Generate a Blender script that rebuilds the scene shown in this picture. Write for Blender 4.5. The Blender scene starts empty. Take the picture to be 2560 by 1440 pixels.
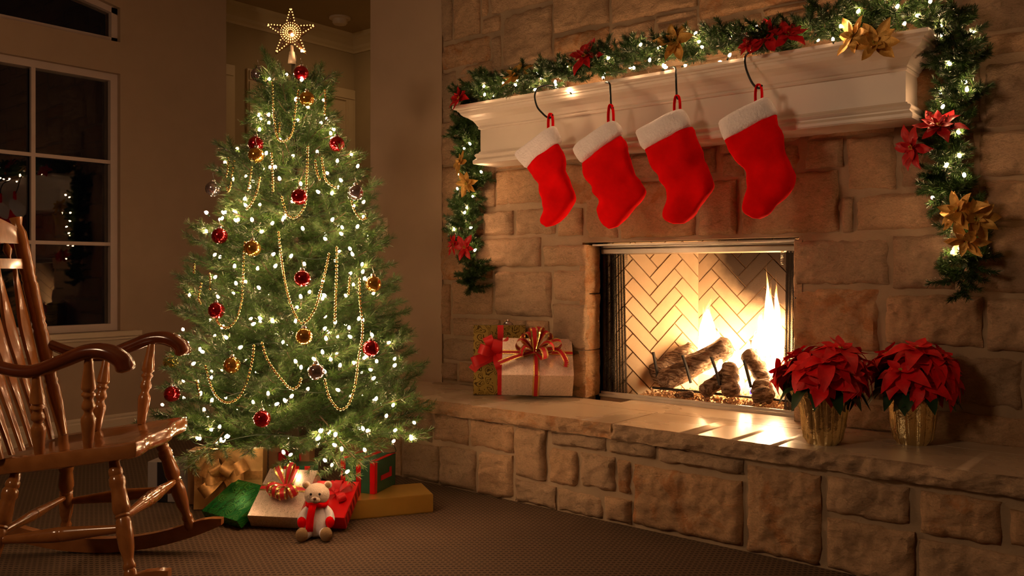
import bpy, math, random
import numpy as np
from mathutils import Vector as V, Matrix, noise
R = random.Random(7)
S = bpy.context.scene
COL = S.collection
PI = math.pi
# ------------------------------------------------------------------ camera
HC = 0.96                      # eye height in metres
FP = 2157.0                    # focal length in pixels of the 2560 px frame
YAW = math.radians(39.37)
FW = V((-math.sin(YAW), math.cos(YAW), 0)); RT = V((math.cos(YAW), math.sin(YAW), 0))
cam = bpy.data.cameras.new('camera'); cam.sensor_width = 36; cam.lens = 36*FP/2560
cam.shift_y = -40/2560; cam.clip_start = .02
camo = bpy.data.objects.new('camera', cam); COL.objects.link(camo)
camo.location = (0, 0, HC); camo.rotation_euler = (PI/2, 0, YAW); S.camera = camo
# ------------------------------------------------------------------ world, exposure, fill lights
w = bpy.data.worlds.new('night'); S.world = w; w.use_nodes = True
w.node_tree.nodes['Background'].inputs[0].default_value = (.35, .4, .6, 1)
w.node_tree.nodes['Background'].inputs[1].default_value = .0008
S.view_settings.view_transform = 'Standard'; S.view_settings.look = 'None'
S.view_settings.exposure = 0.0; S.view_settings.gamma = 1; S.view_settings.use_curve_mapping = False
S.cycles.max_bounces = 8; S.cycles.diffuse_bounces = 4; S.cycles.glossy_bounces = 4
S.cycles.transparent_max_bounces = 24; S.cycles.transmission_bounces = 6
S.cycles.sample_clamp_indirect = 4.0; S.cycles.sample_clamp_direct = 0
S.cycles.caustics_reflective = False; S.cycles.caustics_refractive = False
S.cycles.use_denoising = True
WARM = (1, .56, .28)
def area(name, loc, rot, size, power, col=WARM, sy=None):
    l = bpy.data.lights.new(name, 'AREA'); l.size = size; l.energy = power; l.color = col
    if sy: l.shape = 'RECTANGLE'; l.size_y = sy
    o = bpy.data.objects.new(name, l); COL.objects.link(o); o.location = loc; o.rotation_euler = rot
    return o
K_BULB = 190.0     # radiance of the tree bulbs
K_GARL = 180.0     # radiance of the garland bulbs
K_FLAME = 150.0
# unseen fill light added left of the camera to brighten the mantel wall
rl = area('room_fill', (-2.1, -.9, 2.2), (0, 0, 0), .5, 23.0, (1, .64, .38)); rl.rotation_euler = (V((-.8, 3.2, 1.2))-rl.location).to_track_quat('-Z', 'Y').to_euler()
# fill light added out of view to lift the passage
area('hall_fill', (-4.55, 4.1, 2.78), (0, 0, 0), .3, 2.6)
# ------------------------------------------------------------------ helpers
def ray(x, y):
    a = (x-1280)/FP; b = (680-y)/FP
    return FW + RT*a + V((0, 0, b))
CAM = V((0, 0, HC))
def atD(x, y, d): return CAM + ray(x, y)*d
def onX(x, y, X): r = ray(x, y); return CAM + r*(X/r.x)
def onY(x, y, Y): r = ray(x, y); return CAM + r*(Y/r.y)
def onZ(x, y, Z): r = ray(x, y); return CAM + r*((Z-HC)/r.z)
def RD(r, d, z=0): return RT*r + FW*d + V((0, 0, z))
class M:
    def __init__(s): s.v = []; s.f = []; s.m = []
    def add(s, vs, fs, mi=0):
        b = len(s.v); s.v += [tuple(p) for p in vs]
        for f in fs: s.f.append(tuple(b+i for i in f)); s.m.append(mi)
        return s
    def box(s, a, b, mi=0):
        x0, y0, z0 = a; x1, y1, z1 = b
        return s.add([(x0,y0,z0),(x1,y0,z0),(x1,y1,z0),(x0,y1,z0),(x0,y0,z1),(x1,y0,z1),(x1,y1,z1),(x0,y1,z1)],
              [(0,3,2,1),(4,5,6,7),(0,1,5,4),(1,2,6,5),(2,3,7,6),(3,0,4,7)], mi)
    def hexa(s, c, mi=0):   # eight corners, bottom ring then top ring
        return s.add(c, [(0,3,2,1),(4,5,6,7),(0,1,5,4),(1,2,6,5),(2,3,7,6),(3,0,4,7)], mi)
    def rings(s, rs, mi=0, caps=True, closed=True):
        n = len(rs[0]); b = len(s.v)
        for r in rs: s.v += [tuple(p) for p in r]
        for i in range(len(rs)-1):
            for j in range(n if closed else n-1):
                k = (j+1) % n
                s.f.append((b+i*n+j, b+i*n+k, b+(i+1)*n+k, b+(i+1)*n+j)); s.m.append(mi)
        if caps and closed:
            s.f.append(tuple(b+j for j in reversed(range(n)))); s.m.append(mi)
            s.f.append(tuple(b+(len(rs)-1)*n+j for j in range(n))); s.m.append(mi)
        return s
    def tube(s, pts, rad, n=8, mi=0, caps=True, sq=1.0, up=None):
        pts = [V(p) for p in pts]; rs = []
        if not hasattr(rad, '__len__'): rad = [rad]*len(pts)
        prev = V(up) if up is not None else None
        for i, p in enumerate(pts):
            t = (pts[min(i+1, len(pts)-1)] - pts[max(i-1, 0)]).normalized()
            if prev is None:
                prev = V((0,0,1)) if abs(t.z) < .9 else V((1,0,0))
            u = (prev - t*prev.dot(t))
            u = u.normalized() if u.length > 1e-6 else t.orthogonal().normalized()
            if up is None: prev = u
            wv = t.cross(u)
            rs.append([p + u*(rad[i]*sq*math.cos(2*PI*k/n)) + wv*(rad[i]*math.sin(2*PI*k/n)) for k in range(n)])
        return s.rings(rs, mi, caps)
    def turned(s, a, b, prof, n=14, mi=0):   # prof: (t, r)
        a = V(a); b = V(b); ax = (b-a); t = ax.normalized(); u = t.orthogonal().normalized(); wv = t.cross(u)
        rs = [[a+ax*q+u*(r*math.cos(2*PI*k/n))+wv*(r*math.sin(2*PI*k/n)) for k in range(n)] for q, r in prof]
        return s.rings(rs, mi, True)
    def ball(s, c, r, n=14, m=9, mi=0, R3=None):
        c = V(c); r = r if hasattr(r, '__len__') else (r, r, r); rs = []
        for i in range(m+1):
            th = PI*(i/m)*.998+.001*PI
            ring = []
            for k in range(n):
                p = V((r[0]*math.sin(th)*math.cos(2*PI*k/n), r[1]*math.sin(th)*math.sin(2*PI*k/n), -r[2]*math.cos(th)))
                if R3 is not None: p = R3 @ p
                ring.append(c+p)
            rs.append(ring)
        return s.rings(rs, mi, True)
    def mesh(s, name, mats, smooth=False, sharp=None):
        me = bpy.data.meshes.new(name); me.from_pydata(s.v, [], s.f)
        for m_ in (mats if isinstance(mats, (list, tuple)) else [mats]): me.materials.append(m_)
        me.polygons.foreach_set('material_index', s.m)
        if smooth: me.polygons.foreach_set('use_smooth', [True]*len(s.f))
        me.update()
        if smooth and sharp: me.set_sharp_from_angle(angle=math.radians(sharp))
        return me
def link(name, me, parent=None, loc=None, rot=None):
    o = bpy.data.objects.new(name, me); COL.objects.link(o)
    if parent is not None: o.parent = parent
    if loc is not None: o.location = loc
    if rot is not None: o.rotation_euler = rot
    return o
def obj(name, m, mats, parent=None, smooth=False, sharp=None, loc=None, rot=None):
    return link(name, m.mesh(name, mats, smooth, sharp), parent, loc, rot)
def tag(o, label=None, cat=None, group=None, kind=None):
    if label: o['label'] = label
    if cat: o['category'] = cat
    if group: o['group'] = group
    if kind: o['kind'] = kind
    return o
def empty(name, loc=(0,0,0), rot=(0,0,0), **k):
    o = bpy.data.objects.new(name, None); COL.objects.link(o); o.empty_display_size = .05
    o.location = loc; o.rotation_euler = rot; tag(o, **k); return o
def struct(name, m, mats, smooth=False): o = obj(name, m, mats, smooth=smooth); o['kind'] = 'structure'; return o
def smooth_path(pts, n=6):
    pts = [V(p) for p in pts]; out = []
    for i in range(len(pts)-1):
        p0 = pts[max(i-1, 0)]; p1 = pts[i]; p2 = pts[i+1]; p3 = pts[min(i+2, len(pts)-1)]
        for k in range(n):
            t = k/n
            out.append(.5*((2*p1)+(p2-p0)*t+(2*p0-5*p1+4*p2-p3)*t*t+(3*p1-p0-3*p2+p3)*t**3))
    out.append(pts[-1]); return out
# ------------------------------------------------------------------ materials
class NT:
    def __init__(s, name):
        s.mat = bpy.data.materials.new(name); s.mat.use_nodes = True; s.t = s.mat.node_tree
        s.b = s.t.nodes['Principled BSDF']; s.out = s.t.nodes['Material Output']; s._tc = None
    def n(s, typ, **kw):
        nd = s.t.nodes.new(typ)
        for k, v in kw.items():
            if k[0] == '_': setattr(nd, k[1:], v)
            else: nd.inputs[k.replace('__', ' ')].default_value = v
        return nd
    def l(s, a, b): s.t.links.new(a, b)
    def co(s, kind='Object'):
        if not s._tc: s._tc = s.t.nodes.new('ShaderNodeTexCoord')
        return s._tc.outputs[kind]
    def geo(s): return s.n('ShaderNodeNewGeometry').outputs['Position']
    def noise(s, vec, scale, detail=4, rough=.55, dist=0):
        nd = s.n('ShaderNodeTexNoise', Scale=scale, Detail=detail, Roughness=rough, Distortion=dist)
        s.l(vec, nd.inputs['Vector']); return nd.outputs['Fac']
    def ramp(s, fac, stops):
        nd = s.n('ShaderNodeValToRGB'); e = nd.color_ramp.elements
        while len(e) < len(stops): e.new(.5)
        for i, (p, c) in enumerate(stops): e[i].position = p; e[i].color = (*c, 1)
        s.l(fac, nd.inputs[0]); return nd.outputs[0]
    def mix(s, fac, a, b, mode='MIX'):
        nd = s.n('ShaderNodeMix', _data_type='RGBA', _blend_type=mode)
        for i, q in ((0, fac), (6, a), (7, b)):
            if hasattr(q, 'links'): s.l(q, nd.inputs[i])
            else: nd.inputs[i].default_value = (*q, 1) if hasattr(q, '__len__') else q
        return nd.outputs[2]
    def math(s, op, a, b=0.0):
        nd = s.n('ShaderNodeMath', _operation=op)
        for i, q in ((0, a), (1, b)):
            if hasattr(q, 'links'): s.l(q, nd.inputs[i])
            else: nd.inputs[i].default_value = q
        return nd.outputs[0]
    def bump(s, h, strength=.3, dist=.01, chain=None):
        nd = s.n('ShaderNodeBump', Strength=strength, Distance=dist); s.l(h, nd.inputs['Height'])
        if chain: s.l(chain, nd.inputs['Normal'])
        return nd.outputs[0]
    def set(s, **kw):
        for k, v in kw.items():
            i = s.b.inputs[k.replace('__', ' ')]
            if hasattr(v, 'links'): s.l(v, i)
            else: i.default_value = (*v, 1) if hasattr(v, '__len__') and len(v) == 3 else v
        return s
def plain(name, col, rough=.5, metal=0, var=.12, nscale=8, bump=0, bscale=60, bdist=.002, **kw):
    t = NT(name); c = t.noise(t.co(), nscale)
    lo = tuple(x*(1-var) for x in col); hi = tuple(min(1, x*(1+var)) for x in col)
    t.set(Base__Color=t.ramp(c, [(.3, lo), (.7, hi)]), Roughness=rough, Metallic=metal, **kw)
    if bump: t.set(Normal=t.bump(t.noise(t.co(), bscale), bump, bdist))
    return t.mat
def stone_mat(name, base, tint=.5):
    t = NT(name); p = t.geo(); oi = t.n('ShaderNodeObjectInfo')
    mp = t.n('ShaderNodeMapping'); t.l(p, mp.inputs[0]); mp.inputs['Rotation'].default_value = (0, .55, 0); mp.inputs['Scale'].default_value = (1, 1, 1.7)
    q = mp.outputs[0]
    n1 = t.noise(p, 5, 6, .6, .4); n2 = t.noise(q, 26, 8, .68, .5); n3 = t.noise(q, 110, 6, .7)
    rg = t.n('ShaderNodeTexNoise', _noise_type='RIDGED_MULTIFRACTAL', Scale=17.0, Detail=7.0, Roughness=.6); t.l(q, rg.inputs['Vector'])
    a = tuple(x*.80 for x in base); b = tuple(min(1, x*1.15) for x in base)
    c = t.ramp(n1, [(.3, a), (.5, base), (.7, b)])
    rust = t.ramp(t.noise(p, 7, 6, .65, 1.2), [(.50, (0,0,0)), (.60, (1,1,1))])
    sel = t.math('GREATER_THAN', oi.outputs['Random'], .78)
    c = t.mix(t.math('MULTIPLY', t.math('MULTIPLY', rust, sel), .7), c, (base[0]*.85, base[1]*.58, base[2]*.36))
    k = t.ramp(oi.outputs['Random'], [(0, (.82,.84,.86)), (.5, (1,.97,.93)), (1, (1.0,.88,.74))])
    c = t.mix(1.0, c, k, 'MULTIPLY')
    c = t.mix(.5, c, t.ramp(n2, [(.30, (.42,.37,.32)), (.46, (1,1,1))]), 'MULTIPLY')
    c = t.mix(.3, c, t.ramp(n3, [(.35, (.5,.48,.45)), (.6, (1.1,1.1,1.1))]), 'MULTIPLY')
    t.set(Base__Color=c, Roughness=.85)
    b1 = t.bump(n1, .7, .04); b2 = t.bump(n2, 1.0, .035, b1); b25 = t.bump(rg.outputs['Fac'], .6, .010, b2); b3 = t.bump(n3, .8, .007, b25)
    t.set(Normal=b3); return t.mat
MT = {}
MT['stone'] = stone_mat('rough limestone', (.80, .55, .34))
MT['mortar'] = plain('sanded mortar', (.35, .255, .16), .95, bump=.5, bscale=150, bdist=.003)
MT['wall'] = plain('tan wall paint', (.40, .285, .19), .75, var=.03, bump=.06, bscale=200)
MT['hallwall'] = plain('olive wall paint', (.40, .31, .16), .75, var=.03)
MT['ceil'] = plain('ceiling paint', (.45, .34, .19), .85, var=.03)
MT['hallceil'] = plain('passage ceiling paint', (.36, .26, .12), .85, var=.03)
MT['trim'] = plain('cream trim paint', (.62, .50, .36), .4, var=.04)
MT['halltrim'] = plain('cream door paint', (.60, .49, .28), .45, var=.04)
MT['mantel'] = plain('off white mantel paint', (.78, .70, .60), .38, var=.06, nscale=3, bump=.05, bscale=30)
MT['winframe'] = plain('white window vinyl', (.55, .44, .38), .4, var=.03)
def carpet():
    t = NT('patterned loop carpet'); mp = t.n('ShaderNodeMapping'); t.l(t.co(), mp.inputs[0]); mp.inputs['Rotation'].default_value = (0, 0, math.radians(-41))
    sx = t.n('ShaderNodeSeparateXYZ'); t.l(mp.outputs[0], sx.inputs[0])
    u = t.math('MULTIPLY', sx.outputs[0], 1/.0185); v = t.math('MULTIPLY', sx.outputs[1], 1/.0205)
    row = t.math('MULTIPLY', t.math('FLOOR', v), .5)
    fu = t.math('FRACT', t.math('ADD', u, row)); fv = t.math('FRACT', v)
    a = t.math('ABSOLUTE', t.math('SUBTRACT', fu, .5)); b = t.math('ABSOLUTE', t.math('SUBTRACT', fv, .5))
    m_ = t.math('MULTIPLY', t.math('LESS_THAN', a, .30), t.math('LESS_THAN', b, .2))
    nz = t.noise(t.co(), 300, 3)
    base = t.ramp(nz, [(.3, (.095,.055,.027)), (.7, (.16,.095,.049))])
    c = t.mix(t.math('MULTIPLY', m_, .95), base, (.020,.009,.004))
    big = t.noise(t.co(), 3, 3)
    c = t.mix(.25, c, t.ramp(big, [(.3, (.6,.6,.6)), (.7, (1,1,1))]), 'MULTIPLY')
    t.set(Base__Color=c, Roughness=.95, Normal=t.bump(t.math('SUBTRACT', nz, m_), .6, .004)); return t.mat
MT['carpet'] = carpet()
def slab():
    t = NT('honed hearth stone'); p = t.geo()
    mp = t.n('ShaderNodeMapping'); t.l(p, mp.inputs[0]); mp.inputs['Scale'].default_value = (1, 1.5, 1)
    n1 = t.noise(mp.outputs[0], 2.5, 4, .5, .3)
    c = t.ramp(n1, [(.3, (.50,.385,.265)), (.55, (.56,.44,.31)), (.8, (.62,.50,.36))])
    t.set(Base__Color=c, Roughness=t.ramp(n1, [(.3, (.2,)*3), (.7, (.36,)*3)]), Normal=t.bump(t.noise(p, 30), .12, .003)); return t.mat
MT['slab'] = slab()
def wood(name, c0, c1, rough=.2):
    t = NT(name); mp = t.n('ShaderNodeMapping'); t.l(t.co(), mp.inputs[0]); mp.inputs['Scale'].default_value = (1, 7, 1.2)
    n1 = t.noise(mp.outputs[0], 9, 6, .6, .8)
    wv = t.n('ShaderNodeTexWave', Scale=5.0, Distortion=6.0, Detail=3.0); t.l(mp.outputs[0], wv.inputs[0])
    c = t.mix(.25, t.ramp(n1, [(.3, c0), (.7, c1)]), t.ramp(wv.outputs[0], [(0, c0), (1, c1)]))
    t.set(Base__Color=c, Roughness=rough, Coat__Weight=.6, Coat__Roughness=.08); return t.mat
MT['wood'] = wood('varnished honey oak', (.23,.080,.020), (.36,.14,.040))
MT['wooddark'] = wood('dark varnished arm wood', (.085,.018,.006), (.13,.030,.010), .18)
MT['glass'] = None
def glass():
    t = NT('window glass'); tr = t.n('ShaderNodeBsdfTransparent'); gl = t.n('ShaderNodeBsdfGlossy', Roughness=.0)
    fr = t.n('ShaderNodeFresnel', IOR=1.5); mx = t.n('ShaderNodeMixShader')
    t.l(fr.outputs[0], mx.inputs[0]); t.l(tr.outputs[0], mx.inputs[1]); t.l(gl.outputs[0], mx.inputs[2]); t.l(mx.outputs[0], t.out.inputs[0]); return t.mat
MT['glass'] = glass()
def needle(name, a, b):
    t = NT(name); p = t.geo(); n1 = t.noise(p, 14, 3); n2 = t.noise(p, 220, 2)
    c = t.mix(.5, t.ramp(n1, [(.3, a), (.7, b)]), t.ramp(n2, [(.3, a), (.7, b)]))
    t.set(Base__Color=c, Roughness=.38, Specular__IOR__Level=.6); return t.mat
MT['needle'] = needle('tree needle foil', (.018,.060,.008), (.064,.150,.020))
MT['gneedle'] = needle('garland needle foil', (.012,.040,.008), (.045,.105,.02))
MT['bark'] = plain('brown twig', (.06,.045,.02), .8)
def emit(name, col, k):
    t = NT(name); t.set(Base__Color=col, Emission__Color=col, Emission__Strength=k, Roughness=.3); return t.mat
MT['bulb'] = emit('lit warm bulb', WARM, K_BULB)
MT['gbulb'] = emit('lit warm garland bulb', WARM, K_GARL)
MT['stardot'] = emit('lit star lens', (1,.50,.14), 3.2)
MT['starcore'] = emit('lit star bulb', WARM, 60)
MT['wire'] = plain('dark green wire', (.01,.03,.012), .5)
MT['gold'] = plain('polished gold bead', (.85,.62,.28), .16, 1)
def ornament(name, col, metal=.9):
    t = NT(name); vo = t.n('ShaderNodeTexVoronoi', Scale=95.0); t.l(t.co(), vo.inputs['Vector'])
    t.set(Base__Color=col, Metallic=metal, Roughness=.1, Coat__Weight=1.0, Coat__Roughness=.03, Normal=t.bump(vo.outputs['Distance'], .16, .002)); return t.mat
MT['ored'] = ornament('red mercury glass', (.62,.008,.02))
MT['ogold'] = ornament('gold mercury glass', (.80,.42,.07))
MT['osil'] = ornament('smoked silver glass', (.42,.34,.36))
MT['silver'] = plain('silver cap', (.75,.7,.65), .25, 1)
MT['red'] = plain('red plush', (.85,.003,.004), .9, var=.12, nscale=9, bump=.5, bscale=380, bdist=.003, Specular__IOR__Level=.05, Sheen__Weight=.35, Sheen__Tint=(1,.015,.01,1))
MT['white'] = plain('white plush', (.93,.87,.90), .9, var=.05, nscale=20, bump=.9, bscale=110, bdist=.006, Sheen__Weight=.4)
MT['iron'] = plain('black iron', (.015,.013,.012), .45, .6)
MT['hook'] = plain('dark bronze hook', (.02,.022,.022), .3, .7)
MT['steel'] = plain('brushed firebox steel', (.42,.38,.33), .35, .85, bump=.1)
MT['meshwire'] = plain('spark curtain wire', (.06,.05,.042), .35, .9)
def firebrick():
    t = NT('cream firebrick'); p = t.geo()
    n1 = t.noise(p, 4, 5, .6, .5)
    c = t.ramp(n1, [(.3, (.46,.34,.22)), (.7, (.57,.44,.30))])
    # soot stain high on the back wall, at the flame side
    sp = t.n('ShaderNodeVectorMath', _operation='DISTANCE'); t.l(p, sp.inputs[0]); sp.inputs[1].default_value = (-1.52, 3.84, 1.10)
    d = t.math('ADD', sp.outputs['Value'], t.math('MULTIPLY', t.noise(p, 9, 4), .12))
    so = t.ramp(d, [(.34, (1,1,1)), (.46, (0,0,0))])
    t.set(Base__Color=t.mix(so, c, (.035,.02,.012)), Roughness=.85, Normal=t.bump(t.noise(p, 160), .25, .002)); return t.mat
MT['firebrick'] = firebrick()
MT['joint'] = plain('firebrick joint', (.25,.15,.08), .95)
def barkm():
    t = NT('charred log bark'); mp = t.n('ShaderNodeMapping'); t.l(t.co(), mp.inputs[0]); mp.inputs['Scale'].default_value = (1.0, 5, 5)
    n1 = t.noise(mp.outputs[0], 10, 8, .7, 1.4)
    t.set(Base__Color=t.ramp(n1, [(.36, (.03,.015,.008)), (.48, (.20,.11,.06)), (.62, (.62,.46,.32))]), Roughness=.9, Normal=t.bump(n1, 1.0, .02)); return t.mat
MT['log'] = barkm()
MT['gravel'] = plain('lava gravel', (.50,.30,.15), .9, var=.6, nscale=60)
def flamem():
    t = NT('flame'); lw = t.n('ShaderNodeLayerWeight', Blend=.35)
    sx = t.n('ShaderNodeSeparateXYZ'); t.l(t.co('Object'), sx.inputs[0])
    h = t.math('ADD', sx.outputs[2], t.math('MULTIPLY', t.noise(t.co(), 20, 3), .3))     # object z runs 0..1 along a tongue
    k = t.ramp(h, [(.15, (1,1,1)), (.62, (.5,.5,.5)), (1.05, (.03,.03,.03))])
    em = t.n('ShaderNodeEmission'); t.l(t.ramp(h, [(.25, (1,.66,.34)), (1, (1,.36,.07))]), em.inputs[0])
    t.l(t.math('MULTIPLY', k, K_FLAME), em.inputs[1])
    tr = t.n('ShaderNodeBsdfTransparent'); mx = t.n('ShaderNodeMixShader')
    f = t.math('POWER', t.math('SUBTRACT', 1.0, lw.outputs['Facing']), 2.0)
    fac = t.math('MULTIPLY', f, t.math('MULTIPLY', k, .75))
    t.l(fac, mx.inputs[0]); t.l(tr.outputs[0], mx.inputs[1]); t.l(em.outputs[0], mx.inputs[2]); t.l(mx.outputs[0], t.out.inputs[0]); return t.mat
MT['flame'] = flamem()
t = NT('blue flame'); t.set(Base__Color=(0,0,0), Emission__Color=(.16,.10,1), Emission__Strength=2.5); MT['blue'] = t.mat
MT['pred'] = plain('red poinsettia bract', (.78,.004,.008), .6, var=.2, nscale=30, bump=.3, bscale=60, bdist=.003)
MT['predg'] = plain('red garland petal', (.52,.008,.012), .45, var=.3, nscale=40)
MT['pgold'] = plain('gold garland petal', (.72,.42,.10), .38, .45, var=.3, nscale=40, bump=.3, bscale=90)
MT['leaf'] = plain('dark green leaf', (.015,.055,.02), .4, var=.2, nscale=20)
MT['foil'] = plain('gold foil wrap', (.95,.78,.40), .22, 1, var=.03, bump=.3, bscale=30, bdist=.02)
MT['pollen'] = plain('yellow green flower centre', (.45,.38,.05), .6)
def damask(name, base, ink, metal, rough, cell=.035, turns=2.6, wid=.30):
    """printed curls: one spiral per cell of the paper, alternately turned"""
    t = NT(name); sx = t.n('ShaderNodeSeparateXYZ'); m = t.math
    dn = t.n('ShaderNodeTexNoise', Scale=1.1/cell, Detail=1.0); t.l(t.co('UV'), dn.inputs[0])
    vm = t.n('ShaderNodeVectorMath', _operation='MULTIPLY_ADD'); t.l(dn.outputs['Color'], vm.inputs[0]); vm.inputs[1].default_value = (cell*1.5,)*3; t.l(t.co('UV'), vm.inputs[2]); t.l(vm.outputs[0], sx.inputs[0])
    u = m('MULTIPLY', sx.outputs[0], 1/cell); v = m('MULTIPLY', sx.outputs[1], 1/cell)
    v = m('ADD', v, m('MULTIPLY', m('FLOOR', u), .5))
    fu = m('SUBTRACT', m('FRACT', u), .5); fv = m('SUBTRACT', m('FRACT', v), .5)
    par = m('SUBTRACT', m('MULTIPLY', m('PINGPONG', m('ADD', m('FLOOR', u), m('FLOOR', v)), 1.0), 2.0), 1.0)
    fx = m('MULTIPLY', fu, par); r = m('SQRT', m('ADD', m('MULTIPLY', fx, fx), m('MULTIPLY', fv, fv)))
    th = m('ARCTAN2', fv, fx); s_ = m('FRACT', m('ADD', m('ADD', m('MULTIPLY', r, turns*2), m('MULTIPLY', th, 1/(2*PI))), 1.0))
    k = m('MULTIPLY', m('LESS_THAN', s_, wid), m('LESS_THAN', r, .47))
    t.set(Base__Color=t.mix(k, base, ink), Metallic=metal, Roughness=rough, Normal=t.bump(t.noise(t.co(), 18), .12, .01)); return t.mat
MT['wsilver'] = damask('silver scroll foil wrap', (.80,.66,.57), (.52,.41,.33), .6, .28, .026)
MT['wolive'] = damask('olive gold damask wrap', (.42,.30,.07), (.10,.065,.02), .75, .32, .042, 2.0, .36)
MT['wgreen'] = damask('green swirl foil wrap', (.02,.26,.05), (.10,.38,.07), .6, .22, .07, 4.0, .35)
MT['wgold'] = plain('satin gold wrap', (.80,.56,.22), .36, .7, var=.15, nscale=5, bump=.35, bscale=14, bdist=.02)
MT['wgold2'] = plain('smooth gold foil wrap', (.75,.48,.11), .3, .75, var=.08)
MT['wred'] = plain('red foil wrap', (.72,.008,.012), .3, .3, var=.08)
MT['wdred'] = plain('dark red stripe', (.30,.0,.006), .45)
MT['wdgreen'] = plain('dark green paper', (.015,.09,.045), .45, var=.2)
MT['wkraft'] = plain('brown paper', (.30,.16,.07), .6)
MT['wblack'] = plain('black ribbon', (.012,.012,.016), .3)
MT['wsil2'] = plain('plain silver paper', (.45,.42,.40), .3, .5)
MT['ribred'] = plain('red velvet ribbon', (.42,.004,.012), .5, var=.2, nscale=200)
MT['ribgold'] = plain('gold ribbon edge', (.85,.62,.22), .25, .9)
MT['sheergold'] = plain('copper gold gauze ribbon', (.62,.36,.12), .4, .5, var=.2, nscale=80)
MT['sheerred'] = plain('sheer red ribbon', (.62,.008,.012), .5, Alpha=.86)
MT['plush'] = plain('cream plush', (.66,.53,.42), .95, bump=.9, bscale=160, bdist=.004, Sheen__Weight=.4)
MT['plushbr'] = plain('brown plush', (.30,.19,.09), .95, bump=.6, bscale=160, bdist=.003)
MT['knit'] = plain('white knit', (.75,.72,.74), .9, bump=.5, bscale=200)
MT['black'] = plain('black bead', (.01,.008,.008), .15)
MT['nose'] = plain('brown nose', (.10,.03,.015), .5)
MT['plate'] = plain('ivory switch plate', (.62,.50,.36), .4)
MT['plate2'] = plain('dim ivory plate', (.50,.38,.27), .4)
# ================================================================== ROOM SHELL
WX = -4.95      # window wall
SY = 3.25       # stone wall
struct('floor', M().box((-5.6,-2.6,-.05),(2.6,4.7,0)), MT['carpet'])
struct('ceiling', M().box((-5.2,-2.6,3.4),(2.6,3.5,3.5)), MT['ceil'])
m = M()   # window wall, with the two window openings
WY0, WY1, WZ0, WZ1 = 1.12, 2.437, .62, 2.113
def arch(y): u = (y-1.78)/.657; return 2.497+.08*(1-u*u)
m.box((WX-.15,-2.6,0),(WX,WY0,3.45)).box((WX-.15,WY1,0),(WX,3.13,3.45)).box((WX-.15,WY0,0),(WX,WY1,WZ0)).box((WX-.15,WY0,WZ1),(WX,WY1,2.297))
NS = 16
for i in range(NS):
    a = WY0+(WY1-WY0)*i/NS; b = WY0+(WY1-WY0)*(i+1)/NS
    za, zb = arch(a), arch(b)
    m.hexa([(WX-.15,a,za),(WX,a,za),(WX,b,zb),(WX-.15,b,zb),(WX-.15,a,3.45),(WX,a,3.45),(WX,b,3.45),(WX-.15,b,3.45)])
struct('wall_left', m, MT['wall'])
struct('wall_front', M().box((-5.1,-2.7,0),(2.6,-2.6,3.45)), MT['wall'])
struct('wall_right', M().box((2.6,-2.7,0),(2.7,3.5,3.45)), MT['wall'])
# wedge shaped end of the side wall, beside the stone
m = M(); P = [(-3.140,3.25),(-3.20,3.42),(-3.60,3.26),(-3.55,3.12)]
m.add([(x,y,0) for x,y in P]+[(x,y,3.45) for x,y in P], [(3,2,1,0),(4,5,6,7),(0,1,5,4),(1,2,6,5),(2,3,7,6),(3,0,4,7)])
struct('wall_corner', m, MT['wall'])
m = M().box((-5.45,3.03,0),(-5.35,4.63,2.95)).box((-5.45,4.53,0),(-3.4,4.63,2.95)).box((-3.4,3.36,0),(-3.3,4.6,2.95)).box((-5.45,3.03,0),(-5.1,3.13,2.95))
struct('wall_hall', m, MT['hallwall'])
struct('ceiling_hall', M().box((-5.45,3.13,2.83),(-3.4,4.63,2.93)), MT['hallceil'])
struct('wall_header', M().box((-5.1,3.13,2.93),(-3.2,3.28,3.45)), MT['wall'])
# windows
def pane_frame(m, y0, y1, z0, z1, x0, x1, t): 
    m.box((x0,y0,z0),(x1,y0+t,z1)).box((x0,y1-t,z0),(x1,y1,z1)).box((x0,y0+t,z0),(x1,y1-t,z0+t)).box((x0,y0+t,z1-t),(x1,y1-t,z1))
w1 = empty('window_1', (0,0,0), kind='structure')
m = M(); pane_frame(m, WY0, WY1, WZ0, WZ1, WX-.11, WX-.035, .040); obj('window_frame', m, MT['winframe'], w1)
YL = [1.145, 1.561, 1.977, 2.397]; ZL = [.645, 1.122, 1.599, 2.077]
for y in YL[1:3]: obj('muntin', M().box((WX-.062,y-.011,.65),(WX-.04,y+.011,2.08)), MT['winframe'], w1)
for z in ZL[1:3]: obj('muntin', M().box((WX-.062,1.15,z-.010),(WX-.0405,2.40,z+.010)), MT['winframe'], w1)
for i in range(3):
    for k in range(3):
        obj('pane', M().box((WX-.074,YL[i],ZL[k]),(WX-.068,YL[i+1],ZL[k+1])), MT['glass'], w1)
obj('window_sill', M().box((WX-.03,WY0-.12,.592),(WX+.075,2.53,.62)).box((WX-.03,WY0-.11,.575),(WX+.06,2.515,.592)), MT['trim'], w1)
obj('window_apron', M().hexa([(WX,WY0-.1,.50),(WX+.02,WY0-.1,.50),(WX+.02,2.47,.50),(WX,2.47,.50),(WX,WY0-.1,.575),(WX+.05,WY0-.1,.575),(WX+.05,2.50,.575),(WX,2.50,.575)])
    .box((WX,WY0-.1,.53),(WX+.036,2.485,.538)), MT['trim'], w1)
w2 = empty('window_2', (0,0,0), kind='structure')
m = M(); x0, x1 = WX-.11, WX-.035
m.box((x0,WY0,2.297),(x1,WY1,2.325)).box((x0,WY0,2.3),(x1,WY0+.035,2.50)).box((x0,WY1-.035,2.3),(x1,WY1,2.50))
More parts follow.
